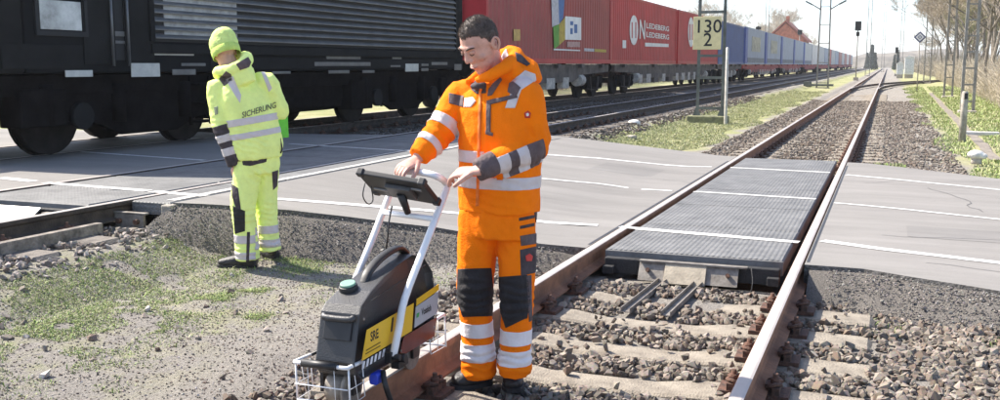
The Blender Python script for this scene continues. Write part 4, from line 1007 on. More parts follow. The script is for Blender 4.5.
# lettering wrapped onto the back
def wrap_text(s, px0, px1, src, m, parent, off, h):
    me = text_mesh(s, 1.0, 'LEFT', 0, .012); xs = [v.co.x for v in me.vertices]; w = max(xs); A, B = Vector((*px0, 0)), Vector((*px1, 0)); bv = BVHTree.FromPolygons([v.co[:] for v in src.vertices], [p_.vertices[:] for p_ in src.polygons])
    bm = bmesh.new(); bm.from_mesh(me); bmesh.ops.triangulate(bm, faces=bm.faces); bmesh.ops.subdivide_edges(bm, edges=[e for e in bm.edges if e.calc_length() > .15], cuts=2); bm.to_mesh(me); bm.free()
    last = None
    for v in me.vertices:
        q = A + (B - A) * (v.co.x / w); d = ray(q.x, q.y - v.co.y * h * 1.35); hit = bv.ray_cast(CAM, d.normalized())
        v.co = (hit[0] - d.normalized() * off) if hit[0] is not None else CAM + d * 7.0
    return link('lettering', me, m, parent)
wrap_text('SICHERUNG', (242, 115.5), (276, 105), jm, mat('dark_print', (.10, .115, .07), .8), jacket2, .006, 6.2)
# trousers
tr = MB(); tr.loft([P(257, 148, 0), P(257, 160, 0), P(257, 172, 0)], [(.165, .125), (.168, .13), (.16, .13)], sy, 22, power=2.3)
KS2 = [.088, .098, .106, .108, .106, .102, .098, .096, .095, .092, .088, .085, .084, .086, .089, .090]
leg(tr, [P(248, 164, .05), P(243, 206, .08), P(248, 258, .04)], KS2); leg(tr, [P(266, 162, -.05), P(266, 204, -.06), P(270, 250, -.08)], [q * .93 for q in KS2])
tm = remesh(tr, .0088, 3); crumple(tm, .008, [(P(245, 215, .1), .12, .005, Zv), (P(268, 215, .05), .12, .005, Zv), (P(246, 255, .08), .12, .006, Zv), (P(269, 246, 0), .12, .006, Zv), (P(256, 172, .1), .14, .005, (Zv + RT).normalized())], 8, 8)
trousers2 = link('trousers', tm, M_YE, pey); MX2 = P(257.5, 220, 0)
def lleg2(p): return (p - MX2).dot(RT) < 0
for pl, ya, yb in ((lleg2, 242, 234), (lleg2, 258, 251), (lambda p: not lleg2(p), 235, 227), (lambda p: not lleg2(p), 249, 241)):
    z0, z1 = P(257, ya, .05).z, P(257, yb, .05).z; cut(tm, [(Vector((0, 0, z0)), -Zv), (Vector((0, 0, z1)), Zv)], .003, 'reflective_band', M_REF, trousers2, None, pl)
for poly, nm, m_ in [([(241, 153), (268, 150), (266, 162), (250, 166), (243, 165)], 'back_pocket', M_ANT), ([(232, 184), (238, 188), (241, 210), (236, 208), (232, 196)], 'thigh_panel', M_ANT), ([(233, 206), (245, 211), (245, 231), (235, 234)], 'knee_pad', mat('black_knee_cloth', (.020, .018, .020), .85, var=.2, scale=20, bump=.3)), ([(247, 232), (250, 232), (249, 264), (246, 264)], 'calf_stripe', M_ANT), ([(272, 172), (278, 170), (277, 186), (273, 190)], 'thigh_panel', M_ANT)]:
    patch(tm, poly, nm, m_, trousers2)
boot('boot', on_z(256, 268, -.165), on_z(219, 267, -.165), P(247, 252, .03), pey, None, .05)
boot('boot', on_z(276, 262, -.165), on_z(258, 257, -.165), P(270, 246, -.05), pey, None, .05)
# green folder under the arm
fo = thing('green_folder', 'bright green plastic folder held by the person in yellow', 'folder', tuple(P(279, 130, -.05)))
A_, B_ = P(276, 109, -.02), P(277, 138, -.02); n_ = (NH * .5 + RT * .3).normalized()
e = MB(); e.loft([A_, B_], [(.045, .014), (.042, .014)], RT, 4, power=2); 
e = MB(); e.bar(P(279, 108, -.08), P(280.5, 138, -.08), .014, .15, 0, NH * .7 + RT * .6); e.build('cover', mat('green_plastic', (.10, .50, .015), .4), fo, bevel=.004)
e = MB(); e.tube(spline([P(280, 138, -.03), P(282, 148, -.02), P(280.5, 153, -.02), P(279, 146, -.02)], 4), .006, 6); e.build('strap', M_ANT, fo)
# ================================================================ rail testing trolley on the left rail of the siding
M_PLA = mat('dark_grey_plastic', (.042, .042, .043), .45, var=.2, scale=5, bump=.15, bscale=160, col2=(.028, .028, .029), detail=10)
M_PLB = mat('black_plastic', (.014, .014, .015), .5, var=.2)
M_YEL = mat('yellow_panel', (.80, .48, .02), .5, var=.04)
M_WTU = mat('white_painted_tube', (.78, .78, .77), .35, var=.05)
M_LGR = mat('light_grey_panel', (.42, .44, .45), .5, var=.05)
M_DRK = mat('black_print', (.012, .012, .012), .7)
tro = thing('rail_testing_trolley', 'dark grey and yellow rail testing trolley with white tube handle on the rail', 'trolley', (-.76, 3.7, 0))
XR, XL = -.635, -.828
prof = [(3.345, .15), (3.335, .20), (3.385, .39), (3.41, .42), (3.51, .458), (3.64, .492), (3.78, .518), (3.93, .535), (4.03, .51), (4.085, .43), (4.10, .30), (4.075, .14), (4.05, .115), (3.40, .115)]
e = MB(); vs = []
for X_, sc, sh in ((XL + .035, .93, 0), (XL, 1.0, 0), (XR, 1.0, 0), (XR - .035, .93, 0)):
    for (y, z) in prof:
        vs.append((X_ + (.035 * max(0, (z - .40) / .14) * (1 if X_ < -.76 else -1)), 3.69 + (y - 3.69) * (sc * .5 + .5), .33 + (z - .33) * sc))
k = len(prof); e.add(vs, [tuple(range(k))[::-1], tuple(range(3 * k, 4 * k))] + [(r_ * k + i, r_ * k + (i + 1) % k, (r_ + 1) * k + (i + 1) % k, (r_ + 1) * k + i) for r_ in range(3) for i in range(k)])
hous = e.build('housing', M_PLA, tro, bevel=.012)
# grip opening drawn as a black plate, shade put into its colour, carry handle along the top, filler cap
e = MB(); e.prism([(3.346, .285), (3.370, .368), (3.39, .368), (3.37, .285)], -.795, -.668, 'x'); e.build('grip_shade_plate', M_PLB, hous, bevel=.004)
e = MB(); e.tube(spline([(-.80, 3.375, .378), (-.785, 3.362, .372), (-.68, 3.362, .372), (-.663, 3.375, .378)], 4), .0135, 10); e.build('grip_bar', M_PLA, hous)
e = MB(); e.loft(spline([(-.735, 3.58, .462), (-.735, 3.63, .512), (-.735, 3.75, .552), (-.735, 3.90, .566), (-.735, 3.98, .53)], 5), [(.022, .012)] * 21, (1, 0, 0), 10, power=3); e.build('carry_handle', M_PLB, tro)
e = MB(); c = Vector((-.765, 3.515, .445)); e.cyl(c, c + Vector((0, -.006, .03)), .040, 24); fc = e.build('filler_neck', M_PLB, tro, bevel=.004)
e = MB(); c += Vector((0, -.006, .03)); e.cyl(c, c + Vector((0, -.003, .012)), .033, 24); e.build('green_cap', mat('pale_green_cap', (.20, .36, .27), .6), fc, bevel=.004)
# side decals, thin plates on the right flank
def quad_yz(name, yz, m, parent, X=XR + .0025, t=.002):
    e = MB(); e.prism(yz, X, X + t, 'x'); return e.build(name, m, parent)
def pyz(*pts): return [(lambda p: (p.y, p.z))(on_x(x, y, XR)) for x, y in pts]
yp = quad_yz('yellow_panel', pyz((366, 330), (413, 303), (411, 331), (361, 361)), M_YEL, tro)
quad_yz('yellow_strip', pyz((416, 299), (438, 284), (438, 290), (415.5, 306)), M_YEL, tro)
gp = quad_yz('grey_panel', pyz((415, 307), (437.5, 291.5), (436.5, 313), (413.5, 328)), M_LGR, tro)
quad_yz('red_reflection_panel', pyz((403, 337), (436, 317), (434, 336), (398, 358)), mat('dark_red_reflection', (.16, .03, .02), .25), tro)  # dark red reflection on the lower flank, painted on as a panel
quad_yz('panel_gap', pyz((391, 318), (392.5, 317), (391, 331), (389.5, 332)), M_PLB, tro, XR + .005)
for i in range(6):
    x = 362.5 + i * 4.0; y = 362 - i * 2.45; quad_yz('white_stripe', pyz((x, y), (x + 1.9, y - 1.2), (x + .6, y + 6.4), (x - 1.3, y + 7.6)), mat('white_print', (.75, .75, .75), .7), tro)
def side_text(s, px, size, m, parent, sx=1.0, dx=.005):
    p = on_x(*px, XR); lettering(s, size, (XR + dx, p.y, p.z), (0, 1, 0), (0, 0, 1), m, parent, bold=.0015, sx=sx)
side_text('SRE', (373.5, 335.5), .055, M_DRK, tro, .8)
for q in range(2): quad_yz('small_print_line', pyz((365 - q * .6, 350 + q * 3.5), (379, 341.8 + q * 3.5), (379, 342.8 + q * 3.5), (365 - q * .6, 351 + q * 3.5)), mat('brown_print', (.20, .12, .01), .7), tro, XR + .005)
side_text('Vossloh', (425.5, 310), .042, M_DRK, tro, .75)
quad_yz('green_mark', pyz((415.5, 314), (418, 312.3), (417.6, 316.5), (415.5, 317.8)), mat('green_mark', (.05, .4, .1), .6), tro, XR + .0052)
for sy_, sz_ in ((3.40, .17), (3.40, .37), (4.06, .17), (4.05, .40), (3.72, .15)):
    e = MB(); e.cyl((XR + .001, sy_, sz_), (XR + .006, sy_, sz_), .006, 8); e.build('screw', M_GALV, hous)
e = MB(); e.box((XR + .001, 3.72, .455), (.003, .52, .004), 0, Matrix.Rotation(.10, 3, 'X')); e.build('shell_seam', M_PLB, hous)
e = MB(); e.box((-.732, 3.352, .205), (.15, .004, .004)); e.build('shell_seam', M_PLB, hous)
# tubular handle
rb, rk, rt_ = on_x(393, 357, -.60), on_x(405, 298, -.60), on_x(445.5, 192, -.60)
bar_z = on_x(436, 176, -.62)
lt, lk, lb = on_x(389, 196, -.885), on_x(372, 240, -.885), on_x(352, 288, -.885)
e = MB(); e.tube(spline([rb, rb * .5 + rk * .5, rk, rk * .5 + rt_ * .5, rt_, on_x(446, 183, -.605), bar_z, Vector((-.70, bar_z.y + .01, bar_z.z + .012)), Vector((-.80, bar_z.y + .02, bar_z.z + .012)), on_x(396, 178, -.87), lt, lk, lb], 4), .0165, 12); e.build('handle_tube', M_WTU, tro)
e = MB(); e.tube([on_x(382, 212, -.885), on_x(434, 219, -.60)], .013, 10); e.build('cross_tube', M_WTU, tro)
e = MB(); e.box(rb + Vector((-.012, 0, 0)), (.03, .05, .045)); e.cyl(rb + Vector((.0, 0, .0)), rb + Vector((.035, 0, 0)), .014, 10); cl = e.build('handle_clamp', M_PLB, tro, bevel=.003)
e = MB(); q = rb + Vector((.0, .06, -.02)); e.cyl(q, q + Vector((.03, 0, 0)), .02, 10); e.box(q + Vector((-.01, .02, -.03)), (.04, .09, .03)); e.build('probe_bracket', M_PLB, tro, bevel=.003)
e = MB(); q = on_x(378, 377, -.63); e.loft([q + Vector((0, -.04, 0)), q + Vector((0, .03, .0))], [(.022, .024), (.022, .024)], (1, 0, 0), 10, power=4); e.build('blue_connector', mat('blue_plastic', (.02, .05, .45), .4), tro, bevel=.004)
e = MB(); e.tube(spline([on_x(383, 372, -.61), on_x(385, 384, -.58), on_x(391, 402, -.57)], 4), .012, 8); e.build('cable', M_PLB, tro)
e = MB(); e.tube(spline([on_x(386, 250, -.80), on_x(388, 235, -.78), on_x(389, 222, -.78), on_x(392, 206, -.78)], 4), .004, 6); e.build('thin_cable', M_PLB, tro)
# rollers on the rail
for y in (3.42, 3.97):
    e = MB(); e.cyl((-.80, y, .066), (-.715, y, .066), .062, 20); e.cyl((-.715, y, .066), (-.70, y, .066), .08, 20); e.build('roller', M_GALV, tro)
    
    for X_ in (-.83, -.688): e = MB(); e.box((X_, y, .105), (.014, .06, .12)); e.build('roller_fork', M_PLB, tro)
# white wire guards at both ends
def guard(y0, y1, name):
    e = MB(); r_ = .010
    a, b_ = Vector((-.90, y0, .19)), Vector((-.655, y0, .19))
    e.tube(spline([Vector((-.90, y1, .185)), a + Vector((0, .02 * (1 if y1 > y0 else -1), 0)), a + Vector((.02, 0, 0)), b_ - Vector((.02, 0, 0)), b_ + Vector((0, .02 * (1 if y1 > y0 else -1), 0)), Vector((-.655, y1, .185))], 3), .0085, 8)
    for X_ in (-.90, -.655):
        e.tube([(X_, y0 + .01, .19), (X_ + .01, y0 + .0, .03)], .0045, 6); e.tube([(X_, y1, .18), (X_ + .01, y1, .04)], .003, 6)
        e.tube([(X_ + .005, y0, .10), (X_ + .005, y1, .10)], .0016, 5); e.tube([(X_ + .01, y0, .035), (X_ + .01, y1, .04)], .0018, 5)
        for q in (.4,): e.tube([(X_, y0 + (y1 - y0) * q, .185), (X_ + .01, y0 + (y1 - y0) * (q + .15), .04)], .0016, 5)
    e.tube([(-.90, y0, .10), (-.655, y0, .10)], .003, 5); e.tube([(-.89, y0, .035), (-.645, y0, .035)], .005, 5)
    for q in (1, 3): e.tube([(-.90 + .245 * q / 4, y0, .19), (-.895 + .245 * q / 4, y0, .035)], .0016, 5)
    e.build(name, M_WTU, tro)
guard(3.30, 3.42, 'wire_guard'); guard(4.22, 4.05, 'wire_guard')
for X_ in (-.90, -.655):
    e = MB(); e.tube([(X_, 3.40, .185), (X_ if X_ < -.8 else X_ + .0, 4.1, .17)], .007, 6); e.build('side_rail', M_PLB, tro)
e = MB(); e.tube([(-.86, 3.297, .192), (-.70, 3.297, .192)], .0165, 10); e.build('guard_sleeve', M_PLB, tro)
# tablet on its arm
tc_ = on_x(399, 187, -.745); tn = Vector((0.10, math.sin(R(33)), math.cos(R(33)))).normalized(); tx = Vector((1, 0, -.06)); tx = (tx - tn * tx.dot(tn)).normalized(); ty = tn.cross(tx)
RM = Matrix((tx, ty, tn)).transposed()
e = MB(); e.box(tc_, (.335, .215, .026), 0, RM); tab = e.build('tablet', M_PLB, tro, bevel=.006)
e = MB(); e.box(tc_ + tn * .0145, (.29, .175, .003), 0, RM); e.build('tablet_screen', mat('dark_screen', (.02, .022, .025), .12), tab)
for sx in (-1, 1):
    for sy_ in (-1, 1):
        e = MB(); e.box(tc_ + tx * (sx * .155) + ty * (sy_ * .095), (.036, .036, .036), 0, RM); e.build('corner_guard', M_PLB, tab, bevel=.007)
e = MB(); e.box(tc_ - tn * .022 + tx * .02, (.13, .10, .02), 0, RM); e.build('back_mount', mat('grey_mount', (.07, .07, .07), .5), tab, bevel=.004)
e = MB(); e.box(tc_ - tn * .016 - tx * .10 + ty * .03, (.07, .012, .006), 0, RM); e.box(tc_ - tn * .016 + tx * .11 - ty * .04, (.05, .014, .006), 0, RM); e.build('back_label', mat('grey_label', (.25, .25, .25), .6), tab)
e = MB(); e.tube([tc_ - tn * .03 + tx * .02, on_x(408, 213, -.72)], [.02, .015], 10); e.build('tablet_arm', M_PLB, tro)
e = MB(); e.tube(spline([on_x(365, 183, -.86), on_x(363, 196, -.86), on_x(368, 204, -.86), on_x(373, 200, -.85), on_x(371, 186, -.85)], 4), .003, 5); e.build('cord_loop', M_PLB, tab)

# ================================================================ locomotive
M_LOCO = mat('black_loco_paint', (.012, .0125, .013), .75, spec=.06, var=.15, scale=1.5, bump=.05, bscale=8)
M_LOCG = mat('dark_grey_loco_panel', (.019, .019, .0185), .75, spec=.06, var=.12, scale=2)
M_LOUV = mat('grey_louvre_metal', (.13, .13, .128), .45, metal=.3, var=.15, scale=3)
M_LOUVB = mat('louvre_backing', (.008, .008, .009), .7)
M_UND = mat('grimy_underframe', (.009, .008, .008), .9, spec=.03, var=.3, scale=4, bump=.3, bscale=20)
M_CREAM = mat('cream_plate', (.50, .49, .44), .6, var=.08)
M_STEEL = mat('worn_wheel_steel', (.022, .019, .018), .75, metal=.0, spec=.1, var=.25, scale=6)
M_WGB = mat('rusty_brake_gear', (.045, .034, .028), .85, var=.3, scale=6)
XF = -7.98                                              # flank of the locomotive
loco = thing('locomotive', 'black diesel locomotive with grey side louvres passing over the crossing', 'locomotive', (FAR, 15, ZM))
Y0, Y1 = 8.15, 21.35
e = MB(); sec = [(XF, 1.28), (XF, 3.55), (XF - .25, 4.0), (XF - .9, 4.25), (FAR, 4.3)]; full = sec + [(2 * FAR - x, z) for x, z in sec[-2::-1]]
e.prism(full, Y0 + .55, Y1, 'y'); e.build('body', M_LOCO, loco, bevel=.03)
e = MB(); e.prism([(Y0 + .10, 1.28), (Y0 + .0, 1.9), (Y0 + .12, 2.6), (Y0 + .55, 3.9), (Y0 + .56, 1.28)], 2 * FAR - XF + .01, XF - .012, 'x'); e.build('nose', M_LOCG, loco, bevel=.05)
e = MB(); e.box((FAR, (Y0 + Y1) / 2, 1.14), (2.72, Y1 - Y0, .24)); e.build('sill', M_UND, loco, bevel=.01)
# cab side: raised panels, window, door, handrails, plates
def plate(name, ya, yb, za, zb, m, X=XF, t=.02, par=None, bev=.006):
    e = MB(); e.box((X + t / 2, (ya + yb) / 2, (za + zb) / 2), (t, abs(yb - ya), abs(zb - za))); return e.build(name, m, par or loco, bevel=bev)
def lpx(x, y, X=XF): p = on_x(x, y, X); return p.y, p.z
def plate_px(name, x0, y0, x1, y1, m, t=.02, par=None):
    ya, za = lpx(x0, y1); yb, zb = lpx(x1, y0); return plate(name, ya, yb, za, zb, m, XF, t, par)
w = plate_px('cab_window', 40, 2, 80, 29, mat('cab_window_glass', (.42, .42, .40), .12, var=.3, scale=2.5), .012)
ya, za = lpx(38, 30); yb, zb = lpx(82, 0)
for nm, a, b_, c, d in (('window_frame', ya - .05, yb + .05, za - .06, za), ('window_frame', ya - .05, ya, za, 3.1), ('window_frame', yb, yb + .05, za, 3.1)): plate(nm, a, b_, c, d, M_LOUVB, XF, .03, w, 0)
plate_px('cab_panel', 84, -45, 110, 64, M_LOCG, .018); plate_px('cab_panel', 125, -45, 149, 62, M_LOCG, .018); d_ = plate_px('cab_door', 111, -40, 124, 60, M_LOUVB, .006)
for x in (109.5, 125.5):
    a = on_x(x, -20, XF + .06); b_ = on_x(x, 66, XF + .06); e = MB(); e.tube([(XF + .06, a.y, a.z), (XF + .06, a.y, b_.z)], .018, 8); e.build('door_handrail', M_LOUV, loco)
plate_px('lower_cab_panel', 2, 45, 82, 69, M_LOCG, .012)
for x0, y0, x1, y1 in ((131, 63, 159, 77), (150, 47, 193, 55), (65, 70, 92, 77), (181, 63, 205, 66), (113, 32, 137, 36), (97, 41, 134, 43), (172, 69, 195, 75), (326, 54, 360, 59), (314, 62, 370, 66), (328, 70, 349, 73.5), (405, 63.5, 418, 71.5), (421, 63.5, 428, 66), (421, 68, 428, 71), (431, 62, 447, 65), (362, 70, 374, 73), (272, 71, 290, 74), (392, 54, 401, 59), (390, 65, 400, 67), (454, 64, 461, 70)):
    plate_px('data_plate', x0, y0, x1, y1, M_CREAM if y1 - y0 > 6 else M_LOUV, .014)
# louvred engine room side
ya, _ = lpx(152, 20); yb, _ = lpx(454, 20); zl = lpx(300, 46)[1]
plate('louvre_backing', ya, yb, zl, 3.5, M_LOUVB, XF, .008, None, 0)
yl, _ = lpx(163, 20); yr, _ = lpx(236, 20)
plate('louvre_glint_panel', yl, yr, zl + .1, 3.4, mat('pale_louvre_glint', (.34, .34, .33), .5), XF + .008, .01, None, 0)  # pale panel behind the slats: the glint of the louvres put into its colour
nsl = 16
for i in range(nsl):
    z = zl + .04 + i * .113; e = MB(); e.prism([(XF + .008, z + .05), (XF + .052, z), (XF + .052, z + .016), (XF + .008, z + .07)], ya, yb, 'y') if False else e.prism([(XF + .008, z + .045), (XF + .055, z), (XF + .055, z + .018), (XF + .008, z + .066)], ya, yb, 'y'); e.build('louvre_slat', M_LOUV, loco)
plate('louvre_frame', ya - .07, yb + .07, zl - .16, zl - .03, M_LOCG, XF, .05); plate('louvre_frame', ya - .09, ya, zl, 3.55, M_LOCG, XF, .05); plate('louvre_frame', yb, yb + .09, zl, 3.55, M_LOCG, XF, .05)
plate('lower_body_panel', lpx(210, 60)[0], yb, 1.32, zl - .2, M_LOCG, XF, .012)
def wheelset(par, y, r_=.46, n=2):
    for s in (-1, 1):
        e = MB(); x = FAR + s * .76; e.cyl((x - .065, y, ZM + r_), (x + .065, y, ZM + r_), r_, 28); e.cyl((x - s * .09, y, ZM + r_), (x - s * .065, y, ZM + r_), r_ + .025, 28); wh = e.build('wheel', M_STEEL, par)
        e = MB(); e.box((FAR + s * 1.0, y, ZM + r_), (.16, .26, .26)); e.cyl((FAR + s * 1.08, y, ZM + r_), (FAR + s * 1.12, y, ZM + r_), .09, 14); e.build('axle_box', M_UND, wh, bevel=.01)
def bogie(par, yc, wb, r_, name='bogie', naxle=2):
    e = MB()
    for s in (-1, 1):
        x = FAR + s * 1.0; e.prism([(yc - wb / 2 - .35, ZM + r_ + .16), (yc - wb / 2 - .3, ZM + r_ + .34), (yc - .5, ZM + r_ + .30), (yc - .3, ZM + r_ + .12), (yc + .3, ZM + r_ + .12), (yc + .5, ZM + r_ + .30), (yc + wb / 2 + .3, ZM + r_ + .34), (yc + wb / 2 + .35, ZM + r_ + .16), (yc + .4, ZM + r_ - .12), (yc - .4, ZM + r_ - .12)], x - .06, x + .06, 'x')
        for q in (-.22, 0, .22): e.cyl((x, yc + q, ZM + r_ - .05), (x, yc + q, ZM + r_ + .3), .085, 10)
    e.box((FAR, yc, ZM + r_ + .1), (2.0, .5, .2)); bo = e.build(name, M_UND, par)
    for q in (-1, 1): e = MB(); y_ = yc + q * wb * .22; e.bar((FAR + 1.09, y_, ZM + r_ - .2), (FAR + 1.09, y_ + q * .12, ZM + r_ + .3), .05, .08); e.tube([(FAR + 1.09, yc, ZM + r_ - .16), (FAR + 1.09, y_ + q * .5, ZM + r_ - .1)], .022, 6); e.build('brake_rigging', M_WGB, bo)
    for k in range(naxle): wheelset(bo, yc + wb * (k / (naxle - 1) - .5), r_)
bogie(loco, 10.9, 2.6, .5); bogie(loco, 18.6, 2.6, .5)
for yc_ in (10.9, 18.6):
    e = MB(); e.prism([(yc_ - 2.0, ZM + .95), (yc_ - 1.95, ZM + .5), (yc_ - .95, ZM + .38), (yc_ - .55, ZM + .22), (yc_ + .55, ZM + .22), (yc_ + .95, ZM + .38), (yc_ + 1.95, ZM + .5), (yc_ + 2.0, ZM + .95)], XF - .24, XF - .14, 'x'); e.build('bogie_side_frame', M_UND, loco, bevel=.02)
    for q in (-1.3, 1.3): e = MB(); e.cyl((XF - .14, yc_ + q, ZM + .5), (XF - .06, yc_ + q, ZM + .5), .17, 16); e.build('axle_cover', M_LOCG, loco)
    for q in (-.65, .65, -1.85, 1.85): e = MB(); e.cyl((XF - .1, yc_ + q, ZM + .4), (XF - .1, yc_ + q, ZM + .9), .09, 12); e.build('coil_spring', M_UND, loco)
e = MB(); e.loft([(FAR, 13.2, ZM + .62), (FAR, 16.3, ZM + .62)], [(1.25, .34)] * 2, (1, 0, 0), 16, power=5); e.build('fuel_tank', M_UND, loco, bevel=.02)
for yy in (12.85, 16.6):
    e = MB(); e.box((XF - .25, yy, ZM + .6), (.3, .35, .5)); e.build('equipment_box', M_LOCG, loco, bevel=.02)
for ya_, yb_, zl_ in ((12.1, 13.3, .34), (16.2, 17.0, .3), (8.6, 9.3, .4), (20.2, 21.0, .45)):
    e = MB(); e.box((XF - .2, (ya_ + yb_) / 2, (ZM + zl_ + 1.1) / 2), (.35, yb_ - ya_, 1.1 - ZM - zl_)); e.build('side_locker', M_UND, loco, bevel=.02)
e = MB()
for k in range(3): e.box((XF - .04, 11.9 + 0 * k, ZM + .32 + .27 * k), (.22, .42, .03))
e.box((XF - .1, 11.68, ZM + .62), (.04, .03, .7)); e.box((XF - .1, 12.12, ZM + .62), (.04, .03, .7)); e.build('cab_steps', M_UND, loco)
for yy, s in ((Y0, -1), (Y1, 1)):
    for x in (-.875, .875):
        e = MB(); e.cyl((FAR + x, yy + (.1 if s < 0 else 0), ZM + 1.05), (FAR + x, yy + s * .5, ZM + 1.05), .09, 14); e.cyl((FAR + x, yy + s * .48, ZM + 1.05), (FAR + x, yy + s * .53, ZM + 1.05), .24, 18); e.build('buffer', M_UND, loco)
e = MB(); e.prism([(Y0 + .1, .42), (Y0 - .05, .5), (Y0 + .02, 1.05), (Y0 + .3, 1.05)], FAR - 1.35, FAR + 1.35, 'x'); e.build('snow_plough', M_UND, loco)

# ================================================================ containers and their wagons
ZC = ZM + 1.18                                       # container floor
def paint_mat(n, c, c2=None): return mat(n, c, .5, var=.10, scale=1.3, bump=.06, bscale=9, col2=c2)
def container_mesh(L, H=2.59, W=2.44, corr=True):
    """corrugated steel box: pressed side walls, frame posts and rails"""
    hx = W / 2; parts = {}
    e = MB(); pitch = .28; n = int((L - .3) / pitch) if corr else 1
    for s in (-1, 1):
        prof = []
        y = -L / 2 + .12; st = (L - .24) / max(n, 1)
        for i in range(n):
            prof += [(y, 0), (y + st * .25, 0), (y + st * .5, -.022 if corr else 0), (y + st * .75, -.022 if corr else 0)]; y += st
        prof.append((y, 0)); vs = []
        for yy, dx in prof: vs += [(s * (hx - .012 + dx), yy, .14), (s * (hx - .012 + dx), yy, H - .08)]
        e.add(vs, [(2 * i, 2 * i + 2, 2 * i + 3, 2 * i + 1) for i in range(len(prof) - 1)])
    e.add([(-hx + .03, -L / 2 + .1, .14), (hx - .03, -L / 2 + .1, .14), (hx - .03, L / 2 - .1, .14), (-hx + .03, L / 2 - .1, .14)], [(0, 3, 2, 1)])
    e.box((0, 0, H - .03), (W - .1, L - .1, .04)); parts['wall'] = e
    e = MB(); e.box((0, L / 2 - .06, H / 2), (W - .16, .05, H - .2)); parts['end_wall'] = e
    e = MB(); e.box((0, -L / 2 + .06, H / 2), (W - .16, .05, H - .2))
    for x in (-.55, -.2, .2, .55): e.cyl((x, -L / 2 + .02, .15), (x, -L / 2 + .02, H - .15), .02, 8)
    parts['end_door'] = e
    e = MB()
    for sx in (-1, 1):
        for sy_ in (-1, 1): e.box((sx * (hx - .08), sy_ * (L / 2 - .08), H / 2), (.16, .16, H))
        e.box((sx * (hx - .05), 0, .07), (.1, L - .32, .14)); e.box((sx * (hx - .04), 0, H - .05), (.08, L - .32, .1))
    for sy_ in (-1, 1): e.box((0, sy_ * (L / 2 - .06), .07), (W - .32, .12, .14)); e.box((0, sy_ * (L / 2 - .06), H - .05), (W - .32, .12, .1))
    parts['frame'] = e
    return parts
def container(yc, L, m, label, group=None, frame_m=None, corr=True, H=2.59, cat='container'):
    t = thing('container' if cat == 'container' else 'swap_body', label, cat, (FAR, yc, ZC), group)
    for nm, e in container_mesh(L, H, 2.44, corr).items():
        e.v = [(x + FAR, y + yc, z + ZC) for x, y, z in e.v]; e.build(nm, m if nm == 'wall' or frame_m is None else frame_m, t, fix=nm != 'wall')
    return t
RED1 = paint_mat('faded_wine_red_paint', (.29, .040, .040)); RED2 = paint_mat('clean_red_paint', (.42, .020, .028)); REDF = paint_mat('bright_red_frame', (.42, .02, .02))
NAVY = paint_mat('navy_paint', (.03, .075, .25)); BLUE = paint_mat('royal_blue_paint', (.05, .09, .36)); TARP = paint_mat('faded_grey_blue_tarp', (.24, .30, .42)); TARP2 = paint_mat('pale_grey_tarp', (.40, .42, .45)); WHITEP = paint_mat('off_white_panel', (.62, .60, .59))
XC = FAR + 1.22
c1 = container(29.5, 12.19, RED1, 'wine red container with green, yellow and white box picture behind locomotive', None, RED2)
c2 = container(41.6, 12.0, RED2, 'red container with large white round emblem and lettering', None, REDF)
c3 = container(54.05, 12.0, RED2, 'red container partly hidden behind the 130 2 sign', None, REDF)
c4 = container(65.9, 11.2, NAVY, 'navy blue container between the red containers and the grey swap bodies', None, NAVY)
def cyz(x, y, X=XC): p = on_x(x, y, X); return p.y, p.z
def decal(name, pts, m, par, dx=.003): e = MB(); e.prism([cyz(*p) for p in pts], XC + dx, XC + dx + .004, 'x'); return e.build(name, m, par)
WPR = mat('white_container_print', (.74, .74, .72), .6, var=.06, scale=3)
decal('white_box_picture', [(565, 16), (581, 17.5), (581, 40), (565, 39.5)], WPR, c1); decal('green_box_side', [(553, 26), (559, 24), (559, 45), (554, 49)], mat('green_print', (.10, .30, .03), .6), c1)
decal('yellow_box_side', [(559, 24), (565, 17), (565, 39.5), (559, 45)], mat('ochre_print', (.45, .33, .04), .6), c1); decal('pale_stripe', [(551, -8), (558, -8), (559, 24), (552, 27)], mat('pale_print', (.48, .47, .50), .6), c1)
decal('blue_stripe', [(558, -8), (565, -8), (563, 18), (559, 24)], mat('blue_print', (.05, .14, .35), .6), c1); decal('white_underline', [(553.5, 48.5), (580, 49.8), (580, 51), (553.5, 50)], WPR, c1); decal('pale_caption', [(567, 41.5), (580, 41.7), (580, 47), (567, 47)], mat('pale_pink_print', (.45, .27, .25), .6), c1)
decal('web_caption', [(584, 48), (594, 48.6), (594, 51.5), (584, 51)], mat('pale_print', (.48, .47, .50), .6), c1); decal('web_caption', [(594.5, 48.7), (606, 49.5), (606, 52.3), (594.5, 51.6)], mat('ochre_print', (.45, .33, .04), .6), c1)
decal('yellow_label', [(513.5, 29), (520, 29.3), (520, 40.5), (513.5, 40.5)], mat('yellow_label', (.55, .36, .10), .6), c1)
for i, (x0, y0, x1, y1) in enumerate([(570, 21, 573, 25), (574, 24, 577, 33), (570, 28, 572.5, 34)]): decal('box_print', [(x0, y0), (x1, y0 + .2), (x1, y1), (x0, y1)], mat('blue_print', (.05, .14, .35), .6), c1, .007)
def emblem(par, x0, x1, dy=0):
    pts = [((x0 + x1) / 2 + (x1 - x0) / 2 * math.cos(a) * 1.0, 30 + dy + 15 * math.sin(a)) for a in np.linspace(0, 2 * math.pi, 20, endpoint=False)]
    decal('emblem', pts, WPR, par)
    for a in (-.35, .35): decal('emblem_bar', [((x0 + x1) / 2 + (x1 - x0) * a * .6 - .5, 22 + dy), ((x0 + x1) / 2 + (x1 - x0) * a * .6 + .5, 22 + dy), ((x0 + x1) / 2 + (x1 - x0) * a * .6 + .5, 38 + dy), ((x0 + x1) / 2 + (x1 - x0) * a * .6 - .5, 38 + dy)], RED2, par, .007)
emblem(c2, 629.5, 638)
